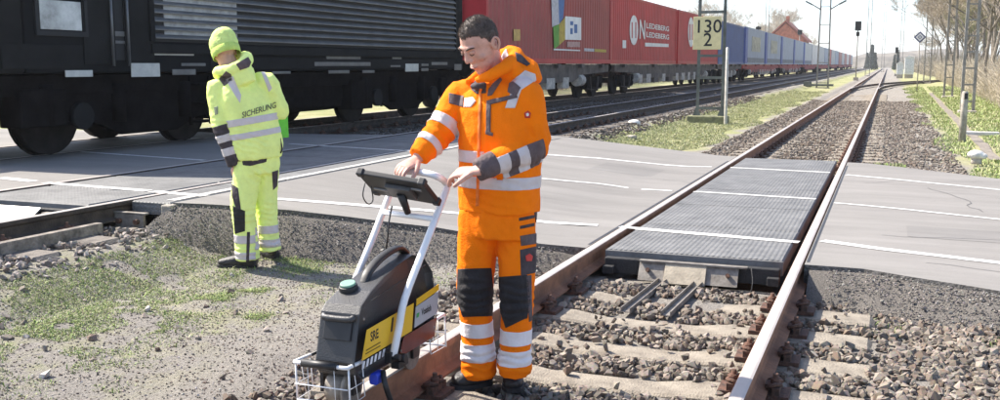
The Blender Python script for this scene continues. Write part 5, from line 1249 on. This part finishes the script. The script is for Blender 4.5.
def ctext(s, pxa, pxb, py, hpx, par):
    (ya_, za_), (yb_, _) = cyz(pxa, py), cyz(pxb, py); h = cyz(pxa, py - hpx)[1] - za_; me = text_mesh(s, 1.0, 'LEFT', 0, .02); w = max(v.co.x for v in me.vertices)
    for v in me.vertices: v.co = Vector((XC + .006, ya_ + (yb_ - ya_) * v.co.x / w, za_ + v.co.y * h * 1.35))
    link('lettering', me, WPR, par)
ctext('N', 639, 645, 30, 20, c2); ctext('LEDEBERG', 646, 669, 25.5, 5.5, c2); ctext('LEDEBERG', 646, 669, 34.5, 5.5, c2); decal('caption_bar', [(645, 42.5), (668.5, 43.8), (668.5, 47), (645, 46.3)], WPR, c2); decal('number_plate', [(622.5, 40), (626, 40.2), (626, 48), (622.5, 48)], WPR, c2)
emblem(c3, 688, 694, 2)
# swap bodies: blue headboards, faded tarpaulin sides
sb = [(72.2, 84.0, TARP), (84.8, 97.0, TARP), (97.8, 110.5, TARP), (111.3, 124, TARP), (125, 138, TARP2), (139, 151, WHITEP), (152, 166, TARP2), (167, 180, TARP), (181, 186, RED2), (187, 200, TARP2), (201, 214, TARP)]
ordn = ['first', 'second', 'third', 'fourth', 'fifth', 'sixth', 'seventh', 'eighth', 'ninth', 'tenth', 'eleventh']
for i, (a, b_, m_) in enumerate(sb):
    col = {'off_white_panel': 'off white', 'clean_red_paint': 'short red', 'pale_grey_tarp': 'pale grey', 'faded_grey_blue_tarp': 'grey blue tarpaulin'}[m_.name]
    t = container((a + b_) / 2, b_ - a, m_, f'{col} swap body, {ordn[i]} behind the navy container on the freight train', 'swap bodies on the freight train', TARP if i < 5 else m_, False, 2.65, 'swap body')
    if i < 5:
        e = MB(); e.box((XC + .004, a + .62, ZC + 1.33), (.03, 1.15, 2.55)); e.build('blue_headboard', BLUE, t); e = MB(); e.box((FAR, a - .02, ZC + 1.33), (2.4, .03, 2.5)); e.build('blue_front', BLUE, t)
        if i in (0, 1): e = MB(); e.box((XC + .004, (a + b_) / 2 + .3, ZC + 1.5), (.02, 5.2, 1.1)); e.build('faded_print', mat('faded_print', (.40, .40, .33), .6, var=.25, scale=2), t)
        e = MB(); e.box((XC + .004, (a + b_) / 2 + .6, ZC + .3), (.02, b_ - a - 1.6, .36)); e.build('lower_tarp_edge', mat('dirty_tarp_edge', (.20, .22, .25), .7, var=.2), t)
far_cols = [paint_mat('brown_red_paint', (.30, .07, .06)), TARP2, paint_mat('rust_red_paint', (.36, .10, .09)), WHITEP]
for i in range(6):
    a = 216 + i * 14; container(a + 6.5, 12.5, far_cols[i % 4], ['brown red', 'pale grey', 'rust red', 'off white', 'brown red', 'pale grey'][i] + f' far container, {ordn[i]} after the last tarpaulin swap body', 'far containers on the freight train', None, False)
M_WG = mat('grimy_wagon_frame', (.10, .085, .075), .75, var=.3, scale=2.5, bump=.2, bscale=12); M_WR = mat('red_wagon_frame', (.36, .055, .05), .7, var=.25, scale=2); M_LITE = mat('pale_wagon_fitting', (.48, .45, .40), .7, var=.2)
def wagon(ya, yb, m, label, detail=True):
    t = thing('container_wagon', label, 'wagon', (FAR, (ya + yb) / 2, ZM), 'wagons of the freight train'); L = yb - ya; yc = (ya + yb) / 2
    e = MB()
    for s in (-1, 1):
        e.prism([(ya, ZM + .88), (ya, ZM + 1.14), (yb, ZM + 1.14), (yb, ZM + .88), (yb - 3.4, ZM + .80), (yb - 4.4, ZM + .58), (ya + 4.4, ZM + .58), (ya + 3.4, ZM + .80)], FAR + s * 1.02 - .08, FAR + s * 1.02 + .08, 'x')
        for k in range(5): y = ya + 1.2 + (L - 2.4) * k / 4; e.box((FAR + s * 1.12, y, ZM + 1.1), (.22, .3, .12))
    for y in np.linspace(ya + .1, yb - .1, 6): e.box((FAR, y, ZM + 1.0), (2.04, .16, .22))
    e.build('frame', m, t)
    for y in (ya + 1.9, yb - 1.9): bogie(t, y, 1.8, .42)
    if detail:
        r_ = np.random.default_rng(int(ya))
        for y in np.arange(ya + 4.2, yb - 4.0, 1.55):
            e = MB(); h = r_.uniform(.32, .46); e.box((FAR + 1.0, y, ZM + .56), (.22, r_.uniform(.5, .95), h)); e.build('equipment_box', M_LITE if r_.random() > .35 else M_WG, t, bevel=.015)
        for y in (ya + 3.55, yb - 3.55): e = MB(); e.cyl((FAR + 1.02, y - .25, ZM + .62), (FAR + 1.02, y + .25, ZM + .62), .2, 14); e.build('air_tank', M_LITE, t)
    for y, s in ((ya, -1), (yb, 1)):
        for x in (-.875, .875): e = MB(); e.cyl((FAR + x, y, ZM + 1.05), (FAR + x, y + s * .4, ZM + 1.05), .08, 10); e.cyl((FAR + x, y + s * .38, ZM + 1.05), (FAR + x, y + s * .42, ZM + 1.05), .2, 14); e.build('buffer', M_UND, t)
wag = [(23.2, 35.7, M_WG, 'grimy wagon under the wine red container'), (36.6, 60.1, M_WG, 'grimy long wagon under the two bright red containers'), (61.0, 71.4, M_WG, 'grimy short wagon under the navy container')]
for a in wag: wagon(*a)
for i, (a, b_) in enumerate(((72.2, 97.0), (98.0, 124), (125, 151), (152, 186), (187, 214))): wagon(a, b_, M_WR, f'red wagon, {ordn[i]} behind the navy container of the freight train', i < 2)
for i in range(3): a = 216 + i * 28; wagon(a, a + 27, M_WR, f'far red wagon, {ordn[i]} under the far containers', False)
# ================================================================ line-side things
M_MAST = mat('grey_green_mast_steel', (.135, .145, .125), .7, var=.2, scale=4); M_MASTL = mat('weathered_mast_steel', (.27, .255, .225), .75, var=.2, scale=4)
M_CREAMB = mat('cream_sign_board', (.76, .65, .34), .6, var=.06, scale=6); M_BLACK = mat('black_sign_paint', (.01, .01, .01), .6)
M_MOSS = mat('mossy_concrete', (.25, .25, .13), .95, var=.3, scale=6, bump=.6, bscale=25, col2=(.12, .12, .075))
# kilometre sign
YS = 26.4; sx0, sx1 = on_y(698.5, 60, YS).x, on_y(723.5, 60, YS).x; gz_ = -.14
sg = thing('kilometre_sign', 'cream board with black 130 over 2 on two steel posts in concrete', 'sign', ((sx0 + sx1) / 2, YS, gz_))
ztop, zbot = on_y(708, 16.5, YS).z, on_y(708, 49.5, YS).z; bx0, bx1 = on_y(694, 30, YS).x, on_y(722, 30, YS).x
e = MB(); e.box(((bx0 + bx1) / 2, YS - .09, (ztop + zbot) / 2), (bx1 - bx0, .025, ztop - zbot)); bd = e.build('board', M_CREAMB, sg, bevel=.006)
for s_, zz, sz in (('130', ztop - .27, .48), ('2', zbot + .24, .48)): lettering(s_, sz, ((bx0 + bx1) / 2 + .02, YS - .105, zz), (1, 0, 0), (0, 0, 1), M_BLACK, bd, bold=.004)
for x in (sx0, sx1):
    e = MB(); e.box((x, YS, 1.5), (.055, .10, 3.5)); e.box((x + .03, YS - .045, 1.5), (.05, .012, 3.5)); e.build('post', M_MAST, sg)
    e = MB(); e.prism([(x - .14, gz_ + .1), (x + .14, gz_ + .1), (x + .02, gz_ + .42), (x - .02, gz_ + .42)], YS - .075, YS - .055, 'y'); e.build('foot_gusset', M_MAST, sg)
for z in (.25, 1.05, 1.62, 2.75, 3.1): e = MB(); e.box(((sx0 + sx1) / 2, YS - .06, z), (sx1 - sx0, .02, .07)); e.build('cross_bar', M_MAST, sg)
e = MB(); xa, xb = on_y(688, 118, YS).x, on_y(728, 118, YS).x; e.box(((xa + xb) / 2, YS, gz_ + .02), (xb - xa, .5, .34)); e.build('concrete_base', M_MOSS, sg, bevel=.03)
# slim pale post beside it
p = on_y(725.5, 118, 26.0); q = on_y(727.5, 47, 26.0)
e = MB(); e.loft([(p.x, 26.0, -.2), (q.x, 26.0, q.z - .03), (q.x, 26.0, q.z)], [(.045, .045), (.04, .04), (.025, .025)], (1, 0, 0), 4); tag(e.build('concrete_post', mat('pale_concrete', (.52, .50, .46), .9, var=.12, scale=9, bump=.3), bevel=.006), 'slim pale concrete post standing beside the 130 2 sign', 'post')
# marker stub and slab in the grass strip
p = on_z(634, 131, -.14); st = thing('marker_stub', 'small stub with white rounded top in the grass strip', 'marker', tuple(p))
e = MB(); e.box(p + Vector((-.06, 0, .08)), (.07, .16, .2)); e.build('leg', M_CONC, st); e = MB(); e.box(p + Vector((.09, 0, .08)), (.07, .16, .2)); e.build('leg', M_CONC, st)
e = MB(); e.ell(p + Vector((0, 0, .19)), (.15, .13, .08), None, 14, 8); e.build('white_top', mat('chalky_white', (.66, .64, .60), .9, var=.15, scale=15, bump=.4), st)
p = on_z(619, 137.5, -.12); e = MB(); e.prism([(-.34, -.15), (.3, -.2), (.36, .1), (-.2, .22)], 0, .06, 'z'); e.v = [(x + p.x, y + p.y, z - .13) for x, y, z in e.v]; tag(e.build('flat_slab', M_CONC, bevel=.01), 'flat concrete slab lying in the grass beside the marker stub', 'slab')
# concrete post, ledge and painted stone on the right verge
p = on_z(962, 141, -.17); q = on_y(960, 91, p.y)
cp = thing('cable_post', 'weathered concrete post with small black box in right verge', 'post', tuple(p))
e = MB(); e.loft([p - Vector((0, 0, .1)), (p.x, p.y, q.z - .05), (p.x, p.y, q.z)], [(.072, .072), (.066, .066), (.045, .045)], (1, 0, 0), 4); e.build('post', mat('grey_concrete', (.37, .34, .29), .9, var=.2, scale=7, bump=.5), cp)
e = MB(); e.box((p.x + .02, p.y - .06, q.z - .10), (.06, .05, .12)); e.build('black_box', M_BLK, cp)
p2 = on_z(975, 134, -.16); e = MB(); e.box((p2.x + .12, p2.y, -.15), (.75, .16, .1)); tag(e.build('concrete_ledge', mat('pale_concrete', (.52, .50, .46), .9, var=.12, scale=9, bump=.3), bevel=.02), 'low concrete ledge in the grass beside the cable post', 'ledge')
p = on_z(976, 164, -.17); ms = thing('marker_stone', 'small white topped stone at the road edge in right verge', 'marker', tuple(p))
e = MB(); e.loft([p, p + Vector((.0, 0, .12))], [(.08, .07), (.075, .065)], (1, 0, 0), 8); e.build('stone_base', M_CONC, ms)
e = MB(); e.ell(p + Vector((-.01, 0, .15)), (.13, .11, .075), None, 12, 8); e.ell(p + Vector((.09, -.03, .13)), (.07, .06, .05), None, 10, 6); me_ = remesh(e, .012, 2); link('white_top', me_, mat('chalky_white', (.66, .64, .60), .9, var=.15, scale=15, bump=.4), ms)
# trodden path
pb = MB(); vs = []
for i, y in enumerate(np.arange(18, 60, .7)):
    x = 3.05 + .012 * (y - 20); z = float(ground_z(np.array([x]), np.array([y]))[0]) + .022
    w_ = .10 * (1 + .8 * noise.noise(Vector((0, y, 0)))); vs += [(x - w_, y, z), (x + w_, y, z)]
pb.add(vs, [(2 * i, 2 * i + 1, 2 * i + 3, 2 * i + 2) for i in range(len(vs) // 2 - 1)], 0, True); structure(pb.build('path', mat('sandy_path', (.22, .19, .155), .95, var=.2, scale=9, bump=.5)))

def lattice(name, label, x, y, H, w0, w1, m, step=.55, depth=.5, zb=-.3, cat='mast', group=None, arms=None):
    """mast of two channel legs each side joined by rungs and diagonals"""
    t = thing(name, label, cat, (x, y, zb), group)
    for sx in (-1, 1):
        e = MB(); e.bar((x + sx * w0 / 2, y, zb), (x + sx * w1 / 2, y, zb + H), .09, .13, 0, (0, 1, 0)); e.build('leg', m, t)
    z = .5; k = 0
    while z < H - .2:
        f = z / H; w = w0 + (w1 - w0) * f; e = MB(); e.bar((x - w / 2, y, zb + z), (x + w / 2, y, zb + z), .05, .05, 0, (0, 1, 0)); e.build('rung', m, t)
        z += step * (1 - .3 * f); k += 1
    e = MB(); e.box((x, y, zb + .06), (w0 + .2, .5, .3)); e.build('footing', M_CONC, t, bevel=.03)
    return t
p = on_z(828, 86, -.15)
lm = lattice('lattice_mast', 'tall lattice mast with two angled lamp arms in the grass strip', p.x, 69, 9.0, .72, .55, M_MASTL, 1.35)
za = on_y(828, 9, 69).z
for s in (-1, 1):
    e = MB(); e.tube([(p.x + s * .25, 69, za - .05), (p.x + s * 1.0, 69, za + .42)], .045, 6); a_ = e.build('lamp_arm', M_MASTL, lm)
    e = MB(); e.box((p.x + s * 1.05, 69, za + .42), (.5, .22, .1), 0, Matrix.Rotation(s * -.5, 3, 'Y')); e.build('lamp_head', M_MAST, a_)
e = MB(); e.box((p.x - .1, 69, .05), (1.6, .5, .14)); e.build('base_beam', M_MAST, lm); e = MB(); e.box((p.x - .95, 69.2, .1), (.5, .4, .35)); e.build('cable_box', M_MAST, lm)
lattice('lattice_mast', 'weathered lattice mast at the brush edge, directly behind the cable post', on_z(967, 112, -.15).x, 35.7, 11, .36, .28, M_MASTL, .55)
lattice('lattice_mast', 'weathered lattice mast before the bare trees, next mast after cable post', on_z(946, 96, -.15).x, 52, 11, .36, .28, M_MASTL, .6)
lattice('lattice_mast', 'far thin lattice mast behind the diamond board', on_z(924, 82, -.15).x, 90, 9, .5, .4, M_MASTL, 1.1)
for i, (px, Y_, H_) in enumerate(((868, 150, 17), (883, 240, 16), (901, 185, 14), (766, 150, 14))):
    x = on_y(px, 60, Y_).x; lattice('lattice_mast', ['far thin mast rising behind the tall signal', 'farthest thin mast at the end of the rails', 'far thin mast above the white cabinets', 'far thin mast behind the train beside the red house'][i], x, Y_, H_, .55, .4, M_MASTL, 2.4)
# colour-light signals
def signal(label, px, ptop, pbot, Y_, wpx, two=True):
    x = on_y(px, ptop, Y_).x; zt, zb_ = on_y(px, ptop, Y_).z, on_y(px, pbot, Y_).z; w = wpx / F_PX * Y_ * 1.0; t = thing('railway_signal', label, 'signal', (x, Y_, -.2))
    e = MB(); e.tube([(x, Y_ + .1, -.3), (x, Y_ + .1, zt)], w * .09, 8); e.build('post', M_MASTL, t)
    e = MB(); e.box((x, Y_, (zt + zb_) / 2), (w, w * .35, zt - zb_)); h = e.build('signal_head', M_BLK, t, bevel=w * .08)
    for k in range(3): z = zb_ + (zt - zb_) * (k + .5) / 3; e = MB(); e.cyl((x, Y_ - w * .18, z), (x, Y_ - w * .32, z), w * .2, 10); e.build('lens_hood', M_BLK, h)
    if two: e = MB(); zc = zb_ - (zt - zb_) * .35; e.box((x, Y_, zc), (w * .55, w * .3, (zt - zb_) * .45)); e.build('lower_head', M_BLK, t, bevel=w * .05)
    e = MB(); e.box((x, Y_ + .1, -.1), (w * .8, w * .8, .5)); e.build('footing', M_CONC, t)
    return t
signal('tall black colour light signal on slim post in the grass strip', 858.5, 21, 30.5, 105, 5.6)
signal('small black signal head rising above the train beside the red house', 800, 29.5, 34.5, 140, 4.2, False); signal('small black signal head above train before the red house', 758.5, 26.5, 29.5, 120, 5, False)
signal('far black signal beside the white cabinets', 897, 47, 53, 150, 2.6, False)
# diamond board
Yd = 62; c = on_y(920, 37, Yd); dm = thing('diamond_board', 'white diamond board with blue border on thin post', 'sign', (c.x, Yd, -.15))
hw = 5.2 / F_PX * Yd
for k, (r_, m_) in enumerate(((1.0, mat('navy_sign_paint', (.02, .03, .12), .6)), (.72, WPR), (.34, mat('navy_sign_paint', (.02, .03, .12), .6)), (.22, WPR))):
    e = MB(); e.prism([(c.x - hw * r_, c.z), (c.x, c.z - hw * r_), (c.x + hw * r_, c.z), (c.x, c.z + hw * r_)], Yd - .01 * k - .012, Yd - .01 * k, 'y'); e.build('board' if k == 0 else 'board_field' if k == 1 else 'board_centre', m_, dm)
e = MB(); e.tube([(c.x, Yd + .04, -.2), (c.x, Yd + .04, c.z + hw * .6)], .03, 8); e.build('post', M_MASTL, dm)
# white cabinets far down the line
for px, wpx, ht, Y_, lab in ((909, 8, 2.0, 128, 'larger white line side cabinet far beside the branching rails'), (900, 6, 1.3, 126, 'smaller white line side cabinet left of the larger one')):
    x = on_y(px, 70, Y_).x; w = wpx / F_PX * Y_ * 1.0; t = thing('cabinet', lab, 'cabinet', (x, Y_, .2))
    e = MB(); e.box((x, Y_, .25 + ht / 2), (w, .9, ht)); e.build('housing', WPR, t, bevel=.03)
    for s in (-1, 1): e = MB(); e.box((x + s * w * .235, Y_ - .46, .25 + ht / 2), (w * .44, .03, ht * .88)); e.build('door', mat('white_cabinet_door', (.68, .69, .68), .5), t)
    e = MB(); e.prism([(x - w * .55, .25 + ht), (x + w * .55, .25 + ht), (x, .25 + ht + .22)], Y_ - .55, Y_ + .5, 'y'); e.build('roof', WPR, t); e = MB(); e.box((x, Y_, .05), (w * .9, .8, .5)); e.build('plinth', M_CONC, t)
# brick house behind the train
M_BRICK = mat('orange_red_brick', (.42, .15, .085), .9, var=.2, scale=2.0, bump=.3, bscale=12); M_TILE = mat('red_roof_tiles', (.34, .10, .06), .85, var=.2, scale=2)
Yh = 190; xa, xb = on_y(764, 40, Yh).x, on_y(807, 40, Yh).x; zr = on_y(786, 20, Yh).z; ze = on_y(766, 37.5, Yh).z; xm = on_y(786, 19, Yh).x
hs = thing('brick_house', 'red brick house with steep gable rising behind the freight train', 'house', (xm, Yh + 6, 0))
e = MB(); e.prism([(xa + .5, 0), (xb - .5, 0), (xb - .5, ze - .4), (xm, zr - .5), (xa + .5, ze - .4)], Yh, Yh + 12, 'y'); e.build('wall', M_BRICK, hs)
for s, (x0, z0) in ((-1, (xa, ze)), (1, (xb, ze))):
    e = MB(); e.prism([(x0, z0 - .8), (xm, zr - .3), (xm, zr), (x0, z0 - .45)], Yh - .4, Yh + 12.4, 'y'); e.build('roof', M_TILE, hs)
e = MB(); e.box((xm + .2, Yh + 1.5, zr + .1), (.6, .6, 1.4)); e.build('chimney', M_BRICK, hs)
for wx in (-.28, .1): 
    for wz in (.72,):
        x = xm + wx * (xb - xa) * .6; z = ze - .2; f_ = MB(); f_.box((x, Yh - .02, z - .6), (.8, .08, 1.1)); fo_ = f_.build('window', WPR, hs); g_ = MB(); g_.box((x, Yh - .07, z - .6), (.6, .04, .9)); g_.build('pane', mat('dark_pane', (.03, .035, .04), .1), fo_)

# ================================================================ bare trees and brush
def branch_tree(seed, H, spread, levels=5, lean=0.0, twig=1.0):
    r = random.Random(seed); segs = []
    def grow(p, d, L, rad, lv):
        n = 3 if lv > 1 else 2; q = p
        for i in range(n):
            d = (d + Vector((r.gauss(0, .13), r.gauss(0, .13), r.gauss(0.03, .08)))).normalized(); q2 = q + d * (L / n); r1 = rad * (1 - .22 * (i + 1) / n); segs.append((q, q2, rad * (1 - .22 * i / n), r1, lv)); q = q2
            if lv < levels and i > 0 or lv == 0 and i > 0:
                for _ in range(1 if lv == 0 else 1):
                    a = r.uniform(0, 6.28); side = Vector((math.cos(a), math.sin(a), r.uniform(.1, .6))); grow(q, (d * .55 + side * spread).normalized(), L * r.uniform(.5, .72), r1 * .55, lv + 1)
        if lv < levels:
            for _ in range(2 if lv < 3 else 3):
                a = r.uniform(0, 6.28); side = Vector((math.cos(a), math.sin(a), r.uniform(-.1, .5))); grow(q, (d * .9 + side * spread * .8).normalized(), L * r.uniform(.55, .8), rad * .62, lv + 1)
    grow(Vector((0, 0, 0)), Vector((lean, 0, 1)).normalized(), H * .36, H * .010, 0); return segs
def seg_mesh(name, segs, n=4, mn=.006):
    A = np.array([s[0][:] for s in segs]); B = np.array([s[1][:] for s in segs]); ra = np.maximum([s[2] for s in segs], mn); rb = np.maximum([s[3] for s in segs], mn * .8)
    d = B - A; d /= np.linalg.norm(d, axis=1)[:, None] + 1e-9; ref = np.where(np.abs(d[:, 2:3]) < .9, [[0, 0, 1.0]], [[1.0, 0, 0]]); u = np.cross(d, ref); u /= np.linalg.norm(u, axis=1)[:, None]; v = np.cross(d, u); V = []
    for P_, rr in ((A, ra), (B, rb)):
        for k in range(n): th = 2 * math.pi * k / n; V.append(P_ + (u * math.cos(th) + v * math.sin(th)) * rr[:, None])
    V = np.stack(V, 1); N = len(segs); base = (np.arange(N) * 2 * n)[:, None]
    Fc = np.concatenate([base + np.array([[k, (k + 1) % n, n + (k + 1) % n, n + k]]) for k in range(n)]); return np_mesh(name, V.reshape(-1, 3), Fc)
M_BARK = mat('grey_brown_bark', (.22, .19, .155), .95, var=.25, scale=6, bump=.4); M_TWIG = mat('pale_brown_twigs', (.42, .36, .285), .95, var=.2, scale=1.5); M_GTWIG = mat('budding_twigs', (.30, .29, .16), .95, var=.2, scale=1.5)
PROTO = []
for k, (H_, sp, ln) in enumerate(((11, .62, .05), (9, .75, -.08), (12.5, .5, 0), (7.5, .8, .12))):
    sg_ = branch_tree(40 + k, H_, sp, 6 if k != 3 else 5, ln); tr_ = seg_mesh('trunk', [s for s in sg_ if s[4] <= 1], 7, .02); cr_ = seg_mesh('crown', [s for s in sg_ if s[4] > 1], 3, .009); tr_.materials.append(M_BARK); cr_.materials.append(M_TWIG if k != 3 else M_GTWIG); PROTO.append((tr_, cr_))
def tree(k, x, y, s, rz, label, group, z=None):
    t = thing('bare_tree', label, 'tree', (x, y, (float(g_prof(x)) if z is None else z) - .1), group, rz); t.scale = (s, s, s)
    for me_, nm in zip(PROTO[k], ('trunk', 'crown')): o = bpy.data.objects.new(nm, me_); COL.objects.link(o); o.parent = t
    return t
rt = random.Random(5)
LT = 'bare pale brown tree in the wood beside the right verge'
for i in range(60):
    y = 34 + i * 1.4 + rt.uniform(-2, 2); x = 5.5 + rt.uniform(0, 1) ** 1.3 * (2.0 + (y - 30) * .10); tree(rt.choice((0, 1, 2, 1, 3)), x, y, rt.uniform(.75, 1.1), rt.uniform(0, 6.28), LT, 'bare trees of the wood on the right')
for i in range(22):
    y = 120 + i * 7 + rt.uniform(-4, 4); x = 9 + rt.uniform(0, 14); tree(rt.choice((0, 1, 2)), x, y, rt.uniform(.9, 1.35), rt.uniform(0, 6.28), 'bare far tree of the wood line behind the white cabinets', 'far trees on the right')
for i in range(24):
    y = 48 + i * 3.2 + rt.uniform(-2, 2); x = -24 - rt.uniform(0, 14); tree(rt.choice((2, 0, 2, 1)), x, y, rt.uniform(1.0, 1.5), rt.uniform(0, 6.28), 'bare tree standing behind the red containers of the train', 'bare trees behind the train')
for i in range(26):
    y = 200 + i * 9 + rt.uniform(-5, 5); x = -20 - rt.uniform(0, 22) - i * .3; tree(rt.choice((0, 1, 2, 3)), x, y, rt.uniform(.9, 1.4), rt.uniform(0, 6.28), 'far bare tree beyond the end of the freight train', 'far trees behind the train')
# a few dark conifers by the end of the line
def conifer(x, y, H, label):
    t = thing('conifer', label, 'tree', (x, y, -.2), 'conifers at the end of the line'); r = np.random.default_rng(int(y)); e = MB(); e.tube([(x, y, -.3), (x, y, H * .95)], [H * .02, .02], 7); e.build('trunk', M_BARK, t)
    n = 2200; f = r.random(n) ** .8; th = r.uniform(0, 6.28, n); rad = (1 - f) * H * .2 * r.uniform(.35, 1.0, n); c = np.stack([x + rad * np.cos(th), y + rad * np.sin(th), -.2 + H * (.08 + .92 * f) - rad * .25], -1); s = H * .03
    V = (c[:, None, :] + r.normal(0, s, (n, 3, 3))).reshape(-1, 3); me_ = np_mesh('crown', V, np.arange(3 * n).reshape(-1, 3)); link('crown', me_, mat('dark_needles', (.03, .05, .025), .9, var=.3, scale=2), t)
for px, Y_, H_ in ((871.5, 330, 7.5), (875, 310, 5), (897, 290, 5.5), (894.5, 320, 4.5), (867, 360, 5.5)): conifer(on_y(px, 64, Y_).x, Y_, H_, 'dark conifer near the end of the rails')
# pale dry brush along the right edge: many thin stems, one mass
r = np.random.default_rng(77); n = 15000; y = 26 + (r.random(n) ** 1.2) * 90; x = 4.7 + .012 * (y - 22) + np.abs(r.normal(0, 1.6, n)) + r.uniform(0, .8, n); z = g_prof(x)
h = r.uniform(.4, 2.1, n) * np.clip((x - 4.6) / 1.2, .2, 1); dx, dy = r.normal(0, .28, n) * h, r.normal(0, .28, n) * h
S_ = []
for i in range(n):
    a = Vector((x[i], y[i], z[i] - .05)); c_ = a + Vector((dx[i] * .4, dy[i] * .4, h[i] * .6)); b_ = a + Vector((dx[i], dy[i], h[i] * (1 - .12 * abs(dx[i]))))
    S_.append((a, c_, .010, .008, 0)); S_.append((c_, b_, .008, .005, 0)); S_.append((c_, c_ + Vector((r.normal(0, .3), r.normal(0, .3), r.uniform(.1, .5))), .006, .004, 0))
bme = seg_mesh('brush', S_, 3, .005); tag(stuff(link('brush', bme, mat('dry_pale_brush', (.58, .51, .40), .95, var=.2, scale=1.2))), 'dry pale brown brush and brambles at the foot of the wood', 'brush')
# low scrub behind the train and at the far end
n = 9000; y = 40 + r.random(n) ** 1.3 * 380; x = -17 - np.abs(r.normal(0, 6, n)); h = r.uniform(.8, 3.2, n); S_ = []
for i in range(n):
    a = Vector((x[i], y[i], -.3)); b_ = a + Vector((r.normal(0, .5), r.normal(0, .5), h[i])); S_.append((a, b_, .03, .015, 0)); m_ = a + (b_ - a) * .5; S_.append((m_, m_ + Vector((r.normal(0, .6), r.normal(0, .6), r.uniform(.2, .9))), .02, .012, 0))
tag(stuff(link('scrub', seg_mesh('scrub', S_, 3, .01), M_TWIG)), 'grey brown scrub along the far side of the main line', 'scrub')
n = 9000; y = 130 + r.random(n) * 330; x = 6 + np.abs(r.normal(0, 7, n)) ; h = r.uniform(.8, 3.4, n); S_ = []
for i in range(n):
    a = Vector((x[i], y[i], -.2)); b_ = a + Vector((r.normal(0, .5), r.normal(0, .5), h[i])); S_.append((a, b_, .035, .018, 0)); m_ = a + (b_ - a) * .5; S_.append((m_, m_ + Vector((r.normal(0, .6), r.normal(0, .6), r.uniform(.2, .9))), .025, .014, 0))
tag(stuff(link('scrub', seg_mesh('scrub', S_, 3, .01), M_TWIG)), 'far grey brown scrub beyond the white cabinets', 'scrub')
# far wooded rise that closes the view
hb = MB(); vs = []; xs_ = np.arange(-600, 620, 12)
for i, x in enumerate(xs_):
    hgt = 9 + 5 * noise.noise(Vector((x * .02, 0, 0))) + 3 * noise.noise(Vector((x * .11, 3, 0)))
    for j, (yy, f) in enumerate(((560, 0), (566, .55), (580, .9), (610, 1.0), (700, .9))): vs.append((x, yy + 8 * noise.noise(Vector((x * .05, j, 0))), -1 + hgt * f + 1.5 * noise.noise(Vector((x * .3, j, 1)))))
hb.add(vs, [(i * 5 + j, i * 5 + 5 + j, i * 5 + 6 + j, i * 5 + 1 + j) for i in range(len(xs_) - 1) for j in range(4)], 0, True); structure(hb.build('wooded_hills', mat('bare_wood_mass', (.16, .14, .11), .95, var=.3, scale=.15, bump=1.0, bscale=.6)))

# ================================================================ haze volume added to pale the distance, standing for overexposure flare
hz = MB(); hz.box((0, 740, 18), (1040, 1680, 41))
hm = bpy.data.materials.new('thin_haze'); hm.use_nodes = True; hn = hm.node_tree.nodes; hl = hm.node_tree.links
for n_ in list(hn):
    if n_.type == 'BSDF_PRINCIPLED': hn.remove(n_)
pv = hn.new('ShaderNodeVolumePrincipled'); pv.inputs['Color'].default_value = (.93, .95, .98, 1); pv.inputs['Density'].default_value = .0004; pv.inputs['Anisotropy'].default_value = .2
hl.new(pv.outputs[0], hn['Material Output'].inputs['Volume'])
hz_o = hz.build('haze', hm); stuff(hz_o); tag(hz_o, 'thin haze volume added to pale the far railway line', 'haze')
